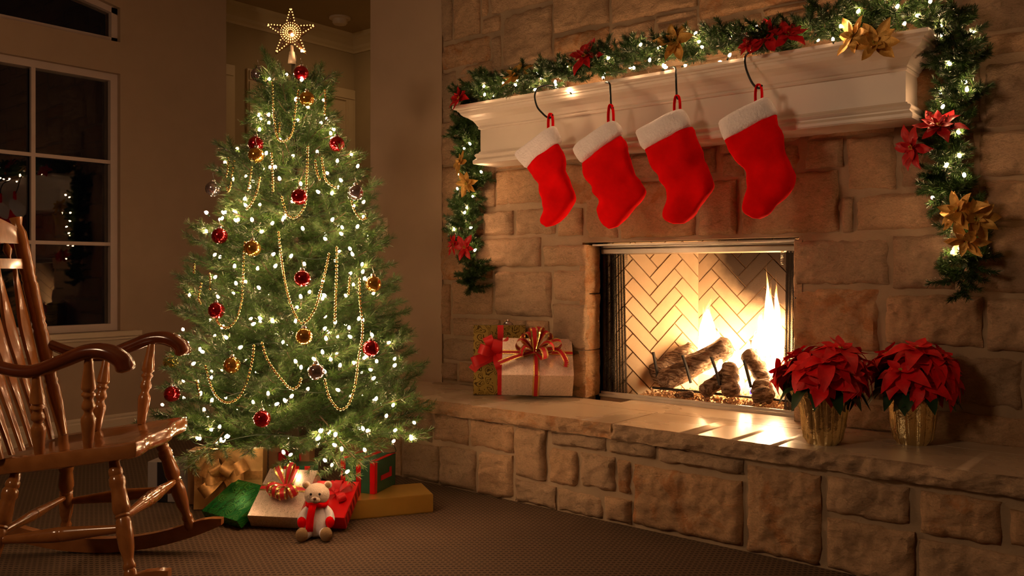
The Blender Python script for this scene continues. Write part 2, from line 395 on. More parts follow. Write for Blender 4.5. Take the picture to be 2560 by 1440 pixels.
for i in range(NS):
    a = WY0+(WY1-WY0)*i/NS; b = WY0+(WY1-WY0)*(i+1)/NS; za, zb = arch(a), arch(b)
    m.hexa([(x0,a,za-.035),(x1,a,za-.035),(x1,b,zb-.035),(x0,b,zb-.035),(x0,a,za),(x1,a,za),(x1,b,zb),(x0,b,zb)])
obj('window_frame', m, MT['winframe'], w2)
m = M()
for i in range(NS):
    a = WY0+.02+(WY1-WY0-.04)*i/NS; b = WY0+.02+(WY1-WY0-.04)*(i+1)/NS
    m.add([(WX-.07,a,2.31),(WX-.07,b,2.31),(WX-.07,b,arch(b)-.02),(WX-.07,a,arch(a)-.02)], [(0,1,2,3)])
obj('pane', m, MT['glass'], w2)
# baseboards
def base_profile(m, a, b, nrm, h=.136):
    a = V(a); b = V(b); n_ = V(nrm)
    pr = [(0,0),(.015,0),(.015,h-.03),(.012,h-.022),(.012,h-.012),(.006,h),(0,h)]
    m.rings([[p+n_*u+V((0,0,z)) for u, z in pr] for p in (a, b)], 0, True)
m = M(); base_profile(m, (WX,-2.6,0), (WX,3.13,0), (1,0,0)); struct('baseboard_left', m, MT['trim'])
m = M(); base_profile(m, (-5.35,3.13,0), (-5.35,3.36,0), (1,0,0)); base_profile(m, (-5.35,4.53,0), (-3.41,4.53,0), (0,-1,0)); struct('baseboard_hall', m, MT['halltrim'])
# crown moulding of the passage
m = M(); pr = [(0,2.70),(.012,2.70),(.016,2.715),(.03,2.73),(.034,2.75),(.07,2.79),(.085,2.80),(.09,2.815),(.10,2.83),(0,2.83)]
m.rings([[V((-5.35+u,y0-(u if k else 0),z)) for u, z in pr] for k, y0 in ((0,3.13),(1,4.53))], 0, True)
m.rings([[V((x0+(u if k == 0 else 0),4.53-u,z)) for u, z in pr] for k, x0 in ((0,-5.35),(1,-3.40))], 0, True)
struct('trim_1', m, MT['halltrim'])
# doors of the passage
def door(name, y0, y1, z1=2.406):
    d = empty(name, (0,0,0), kind='structure'); X = -5.35
    m = M()
    for a, b in ((y0, y0+.09), (y1-.09, y1)):
        m.box((X,a,0),(X+.018,b,z1-.09)).box((X+.018,a+.012,0),(X+.026,b-.03,z1-.09))
    m.box((X,y0,z1-.09),(X+.018,y1,z1)).box((X+.018,y0+.012,z1-.075),(X+.026,y1-.012,z1-.012))
    obj('door_casing', m, MT['halltrim'], d)
    a, b = y0+.09, y1-.09
    m = M().box((X-.02,a,.01),(X+.004,b,z1-.09))
    obj('door_leaf', m, MT['halltrim'], d)
    for zz0, zz1 in ((.25, 1.0), (1.12, z1-.22)):
        m = M(); pane_frame(m, a+.12, b-.12, zz0, zz1, X+.004, X+.012, .018); m.box((X+.004,a+.16,zz0+.04),(X+.008,b-.16,zz1-.04)); obj('door_panel', m, MT['halltrim'], d)
    hy = a+.06
    m = M().turned((X+.004,hy,1.0),(X+.06,hy,1.0),[(0,.026),(.1,.026),(.12,.01),(.55,.01),(.6,.022),(.85,.026),(1,.015)]); obj('door_knob', m, MT['gold'], d, True)
door('door_1', 3.542, 4.528); door('door_2', 3.135, 3.44)
# wall plates and smoke detector
def plate(name, loc, rotz, w_, h_, toggle, label):
    o = empty(name, loc, (0,0,rotz), label=label, cat='wall plate')
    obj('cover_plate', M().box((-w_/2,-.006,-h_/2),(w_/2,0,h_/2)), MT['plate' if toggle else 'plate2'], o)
    if toggle: obj('rocker_switch', M().ball((0,-.009,0),(.015,.006,.03)), MT['plate'], o, True)
    else:
        for s_ in (-1, 1): obj('socket', M().ball((0,-.006,s_*.025),(.016,.004,.016), 12, 5), MT['plate'], o, True)
p = CAM+ray(960, 570)*4.66; p = V((-3.475, 3.14, CAM.z+ray(960,570).z*4.66)); plate('light_switch', p, math.atan2(.13,.41), .065, .105, True, 'ivory light switch on the tan wall beside the stone chimney')
p = onX(366, 927, WX); plate('wall_outlet', (WX+.002, p.y, p.z), PI/2, .07, .114, False, 'pale wall outlet low behind the rocking chair arm')
sd = empty('smoke_detector', (-5.0,4.10,2.83), label='round white smoke detector on the passage ceiling', cat='smoke detector')
obj('detector_base', M().turned((0,0,0),(0,0,-.015),[(0,.078),(.7,.078),(1,.07)], 24), MT['trim'], sd, True, 40)
obj('detector_dome', M().turned((0,0,-.015),(0,0,-.055),[(0,.055),(.6,.055),(.9,.045),(1,.02)], 24), MT['trim'], sd, True, 40)
# ================================================================== STONE WALL
FX0, FX1, FZ = -2.23, -1.281, 1.085     # firebox opening
HZ = .384; HY = 2.785
m = M().box((-3.158,SY+.014,0),(FX0-.03,SY+.12,3.45)).box((FX1+.03,SY+.014,0),(2.6,SY+.12,3.45)).box((FX0-.03,SY+.014,FZ+.01),(FX1+.03,SY+.12,3.45)).box((FX0-.03,SY+.014,0),(FX1+.03,SY+.12,.36))
wb = struct('wall_back', m, MT['mortar'])
def stone_mesh(w_, h_, depth, seed, cell=.015, rl=1.0):
    nx = max(3, min(30, int(w_/cell)+1)); nz = max(3, min(22, int(h_/cell)+1))
    vs = []; off = V((seed*3.17, seed*1.3, 0))
    for i in range(nx+1):
        for k in range(nz+1):
            u, v = i/nx, k/nz
            x = (u-.5)*w_; z = (v-.5)*h_
            e = min(u*w_, (1-u)*w_, v*h_, (1-v)*h_)
            edge = 1-min(1, e/.011)
            n1 = noise.noise(off+V((x*7, z*7, 0))); n2 = noise.noise(off+V((x*22, z*22, 5)))
            bulge = .006*(1-(2*u-1)**4)*(1-(2*v-1)**4)
            n3 = noise.noise(off+V((x*45, z*45, 2))); y = -(bulge + n1*.011 + n2*.012 + n3*.008)*rl + edge*edge*.012*rl
            jx = noise.noise(off+V((0, z*18, 9)))*.007*rl if i in (0, nx) else 0
            jz = noise.noise(off+V((x*18, 0, 19)))*.007*rl if k in (0, nz) else 0
            vs.append((x+jx, y, z+jz))
    fs = [(i*(nz+1)+k, (i+1)*(nz+1)+k, (i+1)*(nz+1)+k+1, i*(nz+1)+k+1) for i in range(nx) for k in range(nz)]
    # sides going back to the mortar
    rim = [i*(nz+1) for i in range(nx+1)] + [nx*(nz+1)+k for k in range(1, nz+1)] + [i*(nz+1)+nz for i in range(nx-1, -1, -1)] + [k for k in range(nz-1, 0, -1)]
    b = len(vs)
    vs += [(vs[r][0], depth, vs[r][2]) for r in rim]
    n = len(rim); fs += [(rim[j], b+j, b+(j+1) % n, rim[(j+1) % n]) for j in range(n)]
    return M().add(vs, fs)
sid = [0]
def put_stone(x0, x1, z0, z1, Y, parent, gap=.011, proud=None, name='stone', mat='stone', depth=.04, cell=.015, rl=1.0):
    w_ = x1-x0-gap; h_ = z1-z0-gap
    if w_ < .015 or h_ < .015: return
    sid[0] += 1
    me = stone_mesh(w_, h_, depth, sid[0], cell, rl)
    p_ = R.uniform(-.003, .008) if proud is None else proud
    return obj(name, me, MT[mat], parent, True, 60, loc=((x0+x1)/2, Y-p_, (z0+z1)/2))
def digit(lst, Y):
    out = []
    for xl, yt, yb, xr in lst:
        a = onY(xl, yt, Y); b = onY(xl, yb, Y); c = onY(xr, yb, Y); out.append([a.x, c.x, b.z, a.z])
    return out
WL = [(1101,-80,106,1129),(1131,-90,100,1199),(1200,-90,43,1219),(1222,-100,40,1379),(1201,46,88,1249),(1101,112,177,1225),(1227,91,173,1251),(1253,38,168,1379),
 (1380,-30,86,1521),(1380,92,140,1522),(1523,-20,62,1742),(1523,66,113,1636),(1639,58,108,1742),(1744,-60,54,2010),(1744,60,150,1904),(1907,40,140,2100),(2012,-60,0,2300),
 (1101,182,300,1137),(1138,190,250,1252),(2400,-70,92,2600),(2400,97,152,2600),(2456,157,322,2620),(2384,170,312,2452),(2443,328,446,2620),(2388,330,446,2438),
 (2452,450,557,2620),(2362,460,562,2449),
 (2113,345,482,2240),(2246,336,470,2360),(2010,351,426,2109),(1957,360,433,1998),(1848,440,590,2097),(2101,489,583,2133),(2136,485,580,2352),
 (1742,452,591,1842),(1795,382,448,1860),(1575,388,451,1790),(1547,458,598,1738),(1862,365,432,1952),(1460,452,600,1543),
 (1236,425,514,1358),(1362,416,516,1571),(1206,528,592,1282),(1286,522,591,1388),(1391,521,593,1456),(1176,596,669,1351),(1354,612,668,1464),(1355,597,609,1480),(1484,597,609,1760),(1763,590,604,1978),
 (1234,677,789,1377),(1380,673,754,1464),(1379,757,871,1464),(1379,876,962,1464),(1314,798,866,1373),(1250,796,864,1312),(1126,703,787,1231),(1101,706,836,1124),(1130,792,840,1248),
 (1101,841,900,1375),(1101,904,952,1140),(1143,904,956,1375),(1378,965,990,1464),
 (1101,304,414,1165),(1101,418,572,1204),(1101,577,702,1173),
 (1980,599,712,2222),(2227,588,725,2388),(2391,567,733,2620),(1980,718,872,2198),(2208,733,860,2458),(2462,744,880,2640),(2215,866,1000,2347),(2350,885,1012,2558),(2562,897,1018,2700),
 (2110,1003,1076,2287),(2290,1019,1100,2620),(1980,877,1062,2106),(2109,877,996,2211)]
ws = digit(WL, SY)
HLs = [(1080,1031,1102,1168),(1172,1044,1118,1281),(1284,1064,1191,1363),(1371,1076,1112,1512),(1516,1096,1134,1636),(1639,1115,1157,1858),(1368,1116,1210,1443),(1446,1128,1218,1536),
 (1538,1146,1234,1575),(1579,1158,1312,1856),(1283,1195,1256,1388),(1391,1220,1283,1505),(1507,1238,1302,1577),(1190,1124,1234,1280),(1096,1110,1212,1187),(1004,1100,1194,1093),(1000,1018,1097,1077),
 (1862,1158,1380,2053),(2060,1186,1284,2275),(2060,1290,1435,2288),(2296,1222,1336,2508),(2292,1342,1500,2640),(2520,1270,1368,2700)]
hs = digit(HLs, HY)
def fill(rects, X0, X1, Z0, Z1, wmin, wmax, hmin, hmax, holes=(), c=.02):
    nx = int((X1-X0)/c); nz = int((Z1-Z0)/c); occ = np.zeros((nx, nz), bool); out = []
    for a, b, z0, z1 in list(rects)+list(holes):
        i0 = int(round((a-X0)/c)); i1 = int(round((b-X0)/c)); k0 = int(round((z0-Z0)/c)); k1 = int(round((z1-Z0)/c))
        occ[max(0,i0):max(0,i1), max(0,k0):max(0,k1)] = True
    for k in range(nz):
        for i in range(nx):
            if occ[i, k]: continue
            W_ = int(R.uniform(wmin, wmax)/c); H_ = int(R.uniform(hmin, hmax)/c)
            a = 0
            while a < W_ and i+a < nx and not occ[i+a, k]: a += 1
            if i+a < nx and a >= W_:      # avoid leaving slivers
                r_ = 0
                while i+a+r_ < nx and not occ[i+a+r_, k] and r_ < 4: r_ += 1
                if r_ < 4: a += r_
            b = 0
            while b < H_ and k+b < nz and not occ[i:i+a, k+b].any(): b += 1
            r_ = 0
            while k+b+r_ < nz and r_ < 3 and not occ[i:i+a, k+b+r_].any(): r_ += 1
            if r_ < 3: b += r_
            occ[i:i+a, k:k+b] = True
            if a*c > .035 and b*c > .035: out.append([X0+i*c, X0+(i+a)*c, Z0+k*c, Z0+(k+b)*c])
    return out
fills = fill(ws, -3.158, 2.5, .38, 3.42, .16, .55, .10, .26, holes=[(FX0-.03, FX1+.05, .3, FZ+.0), (-2.6,-1.0,1.50,1.74)])
for q in ws: put_stone(*q, SY, wb)
def in_frame(q):      # the photograph shows this part of the wall
    for x in (q[0], q[1]):
        for z in (q[2], q[3]):
            v = V((x, SY, z))-CAM; d_ = v.dot(FW)
            if d_ > 0 and -60 < 1280+v.dot(RT)/d_*FP < 2620 and 680-v.z/d_*FP > -60: return True
    return False
rest = M()            # stones of the wall beyond the photograph, one joined part
for q in fills:
    if in_frame(q): put_stone(*q, SY, wb, cell=.03)
    elif q[1]-q[0] > .03:
        sid[0] += 1; sm_ = stone_mesh(q[1]-q[0]-.011, q[3]-q[2]-.011, .04, sid[0], .045); cx_, cz_ = (q[0]+q[1])/2, (q[2]+q[3])/2
        rest.add([(x+cx_, y+SY, z+cz_) for x, y, z in sm_.v], sm_.f)
tag(obj('stone', rest, MT['stone'], wb, True, 60), kind='stuff')
# jamb stones of the firebox opening (left cheek), seen edge on
zc = [HZ, .60, .86, FZ]
for i in range(3):
    o = put_stone(0, .125, zc[i], zc[i+1], 0, wb, name='jamb_stone', proud=0, depth=.035, gap=.005, rl=.35); o.location = (FX0-.008, SY+.070, (zc[i]+zc[i+1])/2); o.rotation_euler = (0,0,PI/2)
    o = put_stone(0, .125, zc[i], zc[i+1], 0, wb, name='jamb_stone', proud=0, depth=.035, gap=.005, rl=.35); o.location = (FX1+.008, SY+.070, (zc[i]+zc[i+1])/2); o.rotation_euler = (0,0,-PI/2)
# ================================================================== HEARTH
he = empty('hearth', (-1.5, 3.0, 0), label='long raised stone hearth with rough faced blocks and smooth slab top', cat='hearth')
def hobj(o): o.location = o.location - he.location; return o
hobj(obj('mortar_core', M().box((-3.46,HY+.016,0),(-3.158,3.14,.33)).box((-3.158,HY+.016,0),(2.5,SY+.0,.33)), MT['mortar'], he))
hf = fill(hs, -3.46, 2.5, 0, .32, .14, .42, .09, .2)
for q in hs:
    q[3] = min(q[3], .322); q[2] = max(q[2], 0.0); hobj(put_stone(*q, HY, he))
for q in hf: 
    o = put_stone(*q, HY, he, cell=.04)
    if o: hobj(o)
def slab_mesh(x0, x1, y0, y1, z0, z1, rough_front, seed):
    n = max(4, int((x1-x0)/.013)) if rough_front else 4; nk = 8 if rough_front else 2; m = M(); rows = []
    off = V((seed*2.1, 7, 3))
    for i in range(n+1):
        x = x0+(x1-x0)*i/n; row = []
        for k in range(nk+1):
            v = k/nk; z = z0+(z1-z0)*v; dy = 0
            if rough_front:
                a1 = noise.noise(off+V((x*8, z*22, 0))); a2 = noise.noise(off+V((x*26, z*40, 0))); a3 = noise.noise(off+V((x*70, z*80, 0)))
                dy = -.008*math.sin(PI*min(1, v*1.1)) + .020*a1 + .015*a2 + .007*a3
                if k == nk: dy *= .45
            row.append((x, y0+dy, z))
        row.append((x, y1, z1)); row.append((x, y1, z0)); rows.append(row)
    m.rings(rows, 0, True)
    if rough_front:
        L = nk+3
        for q in range(len(m.f)-2):
            if q % L < nk or q % L == L-1: m.m[q] = 1
    return m
for k, (a, b) in enumerate(((-3.47,-1.787),(-1.781,-.30),(-.294,1.2),(1.206,2.5))):
    y1 = 3.115 if k in (0, 1) else 3.252
    hobj(obj('hearth_slab', slab_mesh(a, b, HY-.012, y1, .325, HZ, True, k), [MT['slab'], MT['stone']], he, True, 50))
hobj(obj('hearth_slab', slab_mesh(-3.35,-2.05,3.119,3.252,.33,HZ,False,9), MT['slab'], he, True, 35))
hobj(obj('hearth_slab', slab_mesh(-2.046,-1.20,3.119,3.36,.33,HZ,False,9), MT['slab'], he, True, 35))
hobj(obj('hearth_slab', slab_mesh(-1.196,-.30,3.119,3.252,.33,HZ,False,9), MT['slab'], he, True, 35))
# ================================================================== MANTEL
mt = empty('mantel', (-1.78, SY, 1.48), label='off white moulded mantel shelf on the stone wall', cat='mantel')
def msweep(pr, p0, name):
    m = M(); XL, XR = -2.737, -.821; rs = []
    for p, z in pr:
        e = p-p0
        rs.append([V((XL-e,SY+.0,z)),V((XL-e,SY-p,z)),V((XR+e,SY-p,z)),V((XR+e,SY+.0,z))])
    m.rings(rs, 0, True); o = obj(name, m, MT['mantel'], mt); o.location = -mt.location
msweep([(.150,1.476),(.176,1.476),(.178,1.482),(.178,1.492),(.172,1.498),(.166,1.503),(.166,1.508),(.170,1.512),(.172,1.518),(.168,1.524),(.158,1.528),(.155,1.535)], .15, 'lower_moulding')
msweep([(.152,1.535),(.152,1.640)], .152, 'fascia')
msweep([(.152,1.640),(.160,1.642),(.163,1.648),(.160,1.654),(.165,1.658),(.170,1.668),(.180,1.682),(.196,1.694),(.212,1.702),(.222,1.712),(.226,1.722),(.232,1.724),(.234,1.731),(.245,1.733),(.25,1.738),(.25,1.75)], .155, 'crown_moulding')
# ================================================================== FIREPLACE
fp = empty('fireplace', (-1.75, 3.4, HZ), label='open firebox with herringbone firebrick lining in the stone chimney', cat='fireplace')
def fo(name, m, mat, parent=None, **k):
    o = obj(name, m, mat, parent or fp, **k)
    if parent is None: o.location = -fp.location
    return o
FY = 3.375; BY = 3.80
PL, PR = V((-2.21,FY+.02,0)), V((-1.29,FY+.02,0)); BL, BR = V((-1.952,BY,0)), V((-1.50,BY,0))
z0, z1 = HZ-.02, 1.20
def panel_backing(a, b, name):
    d = (b-a).normalized(); n_ = V((-d.y, d.x, 0))     # away from the box interior
    c = [a, b, b+n_*.05, a+n_*.05]
    return fo(name, M().hexa([p+V((0,0,z0)) for p in c]+[p+V((0,0,z1)) for p in c]), MT['joint'])
def clip(poly, ax, val, keep_less):
    out = []
    for i in range(len(poly)):
        a, b = poly[i-1], poly[i]; ia = (a[ax] <= val) == keep_less or a[ax] == val; ib = (b[ax] <= val) == keep_less or b[ax] == val
        if ia != ib:
            t_ = (val-a[ax])/(b[ax]-a[ax]); out.append((a[0]+(b[0]-a[0])*t_, a[1]+(b[1]-a[1])*t_))
        if ib: out.append(b)
    return out
def herring(a, b, name):
    pb = panel_backing(a, b, name)
    d = (b-a).normalized(); n_ = V((d.y, -d.x, 0)); L = (b-a).length; Ht = z1-z0
    bw = .062; blen = 3*bw; g = .0028; c45 = math.cos(PI/4)
    cnt = 0
    for i in range(-30, 30):
        for j in range(-12, 12):
            # herringbone on a square lattice, turned by 45 degrees
            x = i*bw + j*blen*0; 
            for kind in (0, 1):
                if kind == 0: r_ = (i*bw + j*2*blen, i*bw, i*bw+j*2*blen+blen, i*bw+bw)
                else: r_ = (i*bw+j*2*blen+blen, i*bw+bw-blen, i*bw+j*2*blen+blen+bw, i*bw+bw)
                q = [(r_[0]+g, r_[1]+g), (r_[2]-g, r_[1]+g), (r_[2]-g, r_[3]-g), (r_[0]+g, r_[3]-g)]
                q = [((u-v_)*c45+L/2+.02, (u+v_)*c45) for u, v_ in q]
                q = [(u, v_) for u, v_ in q]
                for ax, val, less in ((0,0,False),(0,L,True),(1,0,False),(1,Ht,True)):
                    if q: q = clip(q, ax, val, less)
                if len(q) < 3: continue
                ar = abs(sum(q[s-1][0]*q[s][1]-q[s][0]*q[s-1][1] for s in range(len(q))))/2
                if ar < .0003: continue
                cnt += 1
                th = .006
                vs = [a+d*u+V((0,0,z0+v_)) for u, v_ in q]; top = [p+n_*th for p in vs]
                n = len(q); m = M(); m.add(vs+top, [tuple(n+s for s in range(n))]+[(s,(s+1)%n,n+(s+1)%n,n+s) for s in range(n)])
                fo('firebrick', m, MT['firebrick'], pb)
    return cnt
c1 = herring(PL, BL, 'left_panel'); c2 = herring(BL, BR, 'back_panel'); c3 = herring(BR, PR, 'right_panel')
fo('firebox_floor', M().box((-2.23,FY-.01,.35),(-1.281,3.86,HZ-.004)), MT['joint'])
fo('firebox_roof', M().box((-2.23,FY,1.2),(-1.281,3.86,1.25)), MT['joint'])
# steel trim
fo('hood', M().hexa([(FX0,FY,1.045),(FX1,FY,1.045),(FX1,FY+.02,1.04),(FX0,FY+.02,1.04),(FX0,FY-.005,1.078),(FX1,FY-.005,1.078),(FX1,FY+.03,1.078),(FX0,FY+.03,1.078)]), MT['steel'])
fo('hood', M().box((FX0,SY+.05,1.079),(FX1,FY+.03,1.087)), MT['steel'])
fo('frame_rail', M().box((FX0,FY-.02,HZ),(FX1,FY,HZ+.012)).box((FX0,FY-.004,HZ+.012),(FX1,FY+.006,HZ+.022)), MT['steel'])
fo('frame_post', M().box((FX0,FY+.03,HZ),(FX0+.05,FY+.04,1.08)), MT['iron'])
fo('frame_post', M().box((FX1-.03,FY,HZ),(FX1,FY+.03,1.08)), MT['iron'])
fo('curtain_rod', M().tube([(FX0,FY-.006,1.068),(FX1,FY-.006,1.068)], .004, 8), MT['steel'], smooth=True)
def curtain(x0, x1, folds, name):
    m = M(); NXc = 46; NZc = 92; zt, zb = 1.062, HZ+.012
    def P(u, v):
        s_ = u*folds*2*PI; flare = 1+.15*(1-v)
        return V((x0+(x1-x0)*u*flare if x0 < -1.8 else x1-(x1-x0)*(1-u)*flare, FY+.012+.010*math.sin(s_), zb+(zt-zb)*v))
    for i in range(NXc):
        for k in range(NZc):
            a = P(i/NXc, k/NZc); b = P((i+1)/NXc, (k+1)/NZc); c = P((i+1)/NXc, k/NZc); d = P(i/NXc, (k+1)/NZc)
            t_ = .0011
            for p, q in ((a, b), (c, d)):
                o_ = V((t_, 0, -t_*.4))
                m.add([p-o_, p+o_, q+o_, q-o_], [(0,1,2,3)])
                o_ = V((0, t_, t_*.4)); m.add([p-o_, p+o_, q+o_, q-o_], [(0,1,2,3)])
    o = fo(name, m, MT['meshwire']); o['kind'] = 'stuff'
curtain(FX0+.008, FX0+.118, 8, 'mesh_curtain'); curtain(FX1-.07, FX1-.008, 5, 'mesh_curtain')
def spring(x): 
    return M().tube([V((x+.006*math.cos(t_*2*PI*9), FY+.01+.006*math.sin(t_*2*PI*9), .99+.06*t_)) for t_ in np.linspace(0, 1, 90)], .0012, 4)
fo('pull_chain', spring(FX0+.13), MT['steel']); fo('pull_chain', spring(FX1-.085), MT['steel'])
# ---- burning log set
ls = empty('log_set', (-1.7, 3.6, HZ), label='gas log set with charred logs on lava gravel in firebox', cat='logs')
def lo(name, m, mat, **k):
    o = obj(name, m, mat, ls, **k); o.location = -ls.location; return o
def logm(a, b, r, seed, n=20, seg=16, bend=.0):
    a, b = V(a), V(b); ax = b-a; t_ = ax.normalized(); u = t_.orthogonal().normalized(); w_ = t_.cross(u); rs = []
    for i in range(seg+1):
        q = i/seg; c = a+ax*q+V((0,0,bend*math.sin(PI*q)))+u*.006*noise.noise(V((q*4,seed,0)))
        e = 1-.35*max(0, abs(q-.5)*2-.9)/.1
        rs.append([c+(u*math.cos(2*PI*k/n)+w_*math.sin(2*PI*k/n))*r*e*(1+.20*noise.noise(V((math.cos(2*PI*k/n)*1.6, math.sin(2*PI*k/n)*1.6, q*5+seed)))+.10*noise.noise(V((math.cos(2*PI*k/n)*5, math.sin(2*PI*k/n)*5, q*9+seed)))) for k in range(n)])
    rs = [[a+(p-a)*.25+(-t_*.002) for p in rs[0]]]+rs+[[b+(p-b)*.25+t_*.002 for p in rs[-1]]]
    return M().rings(rs, 0, True)
for k, (pa, Ya, pb_, Yb, r) in enumerate([((1632,945),3.60,(1745,880),3.70,.052),((1650,958),3.52,(1828,862),3.62,.040),((1755,985),3.46,(1835,925),3.55,.027),
        ((1828,985),3.46,(1822,915),3.56,.032),((1868,880),3.58,(1912,950),3.54,.030),((1872,872),3.72,(1950,868),3.72,.030),((1908,998),3.46,(1905,960),3.52,.036),((1690,990),3.50,(1730,985),3.44,.012)]):
    lo('log', logm(onY(*pa, Ya), onY(*pb_, Yb), r*1.22, k*3.3+1), MT['log'], smooth=True)
m = M()
for k in range(2600):
    x = R.uniform(-2.08, -1.31); y = R.uniform(FY+.04, 3.72); 
    if x < -2.08+(y-3.4)*.6: continue
    r = R.uniform(.004, .010); c = V((x, y, HZ+r*.5+R.random()*.03*min(1, (y-FY)/.1))); 
    vs = [c+V((R.uniform(.6,1)*r*a, R.uniform(.6,1)*r*b_, R.uniform(.5,1)*r*c_)) for a, b_, c_ in ((1,0,0),(-1,0,0),(0,1,0),(0,-1,0),(0,0,1),(0,0,-1))]
    m.add(vs, [(0,2,4),(2,1,4),(1,3,4),(3,0,4),(2,0,5),(1,2,5),(3,1,5),(0,3,5)])
tag(lo('gravel', m, MT['gravel']), kind='stuff')
lo('gravel_bed', M().box((-2.1,FY+.03,HZ-.004),(-1.30,3.75,HZ+.003)), MT['gravel'])
for (xa, ya, xb, yb, Y) in ((1633,880,1643,935,3.52),(1706,888,1722,935,3.50),(1778,892,1795,940,3.46),(1860,900,1872,945,3.46)):
    a, b = onY(xa, ya, Y), onY(xb, yb, Y); lo('grate_bar', M().tube([a, a*.4+b*.6, b+V((.01,0,-.04))], .0075, 6), MT['iron'])
lo('grate_bar', M().tube([(-2.03,3.50,.425),(-1.36,3.50,.425)], .006, 6), MT['iron'])
# flames: one tongue mesh per shape, normalised height so that object z runs 0..1
fl = empty('fire', (-1.6, 3.6, HZ+.05), label='white hot and orange flames rising from the logs', cat='fire')
def tongue(seed, n=16, seg=20):
    rs = []
    for i in range(seg+1):
        q = i/seg; r = .5*(math.sin(PI*min(1, q*.9+.16))**.8)*(1-q)**.75+.004
        cx = .35*q*q*noise.noise(V((q*2.0, seed*5.1, 0)))+.25*q*noise.noise(V((q*5, seed, 3))); cy = .2*q*noise.noise(V((q*3, seed, 8)))
        rs.append([V((cx+r*math.cos(2*PI*k/n)*(1+.25*noise.noise(V((q*6,k*.8,seed)))), cy+r*math.sin(2*PI*k/n), q)) for k in range(n)])
    return M().rings(rs, 0, True)
TM = [tongue(s).mesh('flame_tongue', MT['flame'], True) for s in (1.3, 4.7, 9.2, 12.9)]
FLS = [(1775,935,3.63,.11,.40),(1762,925,3.66,.07,.30),(1795,925,3.65,.07,.24),(1755,930,3.62,.05,.36),(1800,950,3.58,.05,.15),
       (1925,880,3.64,.09,.34),(1905,890,3.66,.07,.24),(1943,885,3.62,.06,.36),(1918,890,3.68,.05,.44),(1890,900,3.62,.06,.16),(1870,905,3.64,.06,.13),(1845,915,3.66,.05,.12),
       (1935,940,3.56,.05,.15),(1790,965,3.54,.05,.07),(1850,968,3.54,.06,.08),(1880,972,3.53,.06,.06),(1920,930,3.60,.05,.11),(1830,900,3.66,.04,.10),(1950,895,3.66,.05,.24)]
for k, (px, py, Y, w_, h_) in enumerate(FLS):
    o = link('flame', TM[k % 4], fl); p = onY(px, py, Y); o.location = p-fl.location; o.scale = (w_, w_*.7, h_); o.rotation_euler = (0,0,k*1.1)
for px, py in ((1768,962),(1785,963),(1850,975),(1877,985),(1890,978)):
    p = onY(px, py, 3.50); o = obj('pilot_flame', M().turned((0,0,0),(0,0,.02),[(0,.004),(.4,.006),(1,.001)], 8), MT['blue'], fl, True); o.location = p-fl.location
# ================================================================== STOCKINGS
def C7(x, y): return (1280+x/3.459, 230+y/3.459)
STK = [
 dict(cuff=[(30,540),(370,285),(425,425),(130,670)],
  body=[(145,665,388,425),(190,745,445,550),(235,815,470,680),(270,880,500,790),(280,950,530,890),(272,1030,522,970),(262,1100,480,1050),(264,1145,430,1110),(300,1168,375,1150)],
  loop=(330,200,330,300), hook=[(1385,214,3.03),(1363,214,3.0),(1345,221,2.975),(1337,240,2.96),(1343,267,2.955),(1357,284,2.955),(1368,293,2.955),(1377,294,2.955),(1382,286,2.955)],
  label='red stocking at the left end of the mantel, narrowest and turned sideways'),
 dict(cuff=[(522,490),(890,240),(965,345),(612,625)],
  body=[(618,622,942,378),(622,700,995,480),(670,785,1030,620),(722,865,1062,715),(755,950,1120,800),(752,1030,1148,890),(753,1095,1085,985),(785,1150,1000,1085),(835,1182,925,1165)],
  loop=(850,125,852,255), hook=[(1500,208,3.04),(1515,206,3.0),(1524,210,2.975),(1526,230,2.96),(1527,250,2.955),(1528,266,2.955),(1530,272,2.955),(1533,268,2.955)],
  label='second red stocking from the left with rumpled white cuff and folded heel'),
 dict(cuff=[(1070,345),(1480,138),(1550,295),(1148,512)],
  body=[(1160,505,1548,300),(1185,600,1610,440),(1240,700,1655,590),(1300,790,1705,700),(1330,890,1750,790),(1322,980,1735,870),(1322,1060,1640,985),(1350,1112,1560,1078),(1400,1142,1490,1132)],
  loop=(1425,45,1425,150), hook=[(1672,172,3.04),(1682,168,3.0),(1689,172,2.975),(1690,195,2.96),(1691,225,2.955),(1692,240,2.955),(1695,247,2.955),(1698,242,2.955)],
  label='third red stocking from the left, hanging above the middle of the firebox'),
 dict(cuff=[(1778,265),(2210,35),(2300,185),(1842,438)],
  body=[(1852,430,2285,195),(1890,520,2345,380),(1960,620,2372,540),(2022,700,2432,665),(2040,790,2450,770),(2025,890,2400,872),(2010,985,2290,970),(2030,1050,2225,1060),(2085,1092,2150,1098)],
  loop=(2130,-50,2130,50), hook=[(1890,128,3.04),(1876,130,3.0),(1866,136,2.975),(1862,150,2.96),(1866,174,2.955),(1878,203,2.955),(1890,218,2.955),(1900,220,2.955),(1905,212,2.955)],
  label='rightmost red stocking, turned toward the poinsettia end of the mantel')]
def loft(pairs, thick, n=22, ex=.8, Yp=2.955, wob=0, seed=0):
    rs = []
    for i, (a, b, th) in enumerate(pairs):
        c = (a+b)/2; h = (b-a)/2; rg = []
        for k in range(n):
            t_ = 2*PI*k/n; cs, sn = math.cos(t_), math.sin(t_)
            x = abs(cs)**ex*(1 if cs > 0 else -1); y = abs(sn)**ex*(1 if sn > 0 else -1)
            p = c+h*x+V((0, th*y, 0))
            if wob: p += V((0,1,0))*wob*noise.noise(V((p.x*16+seed, p.z*16, .5)))+V((1,0,.3))*wob*.4*noise.noise(V((p.z*25, seed, p.x*22)))
            rg.append(p)
        rs.append(rg)
    return M().rings(rs, 0, True)
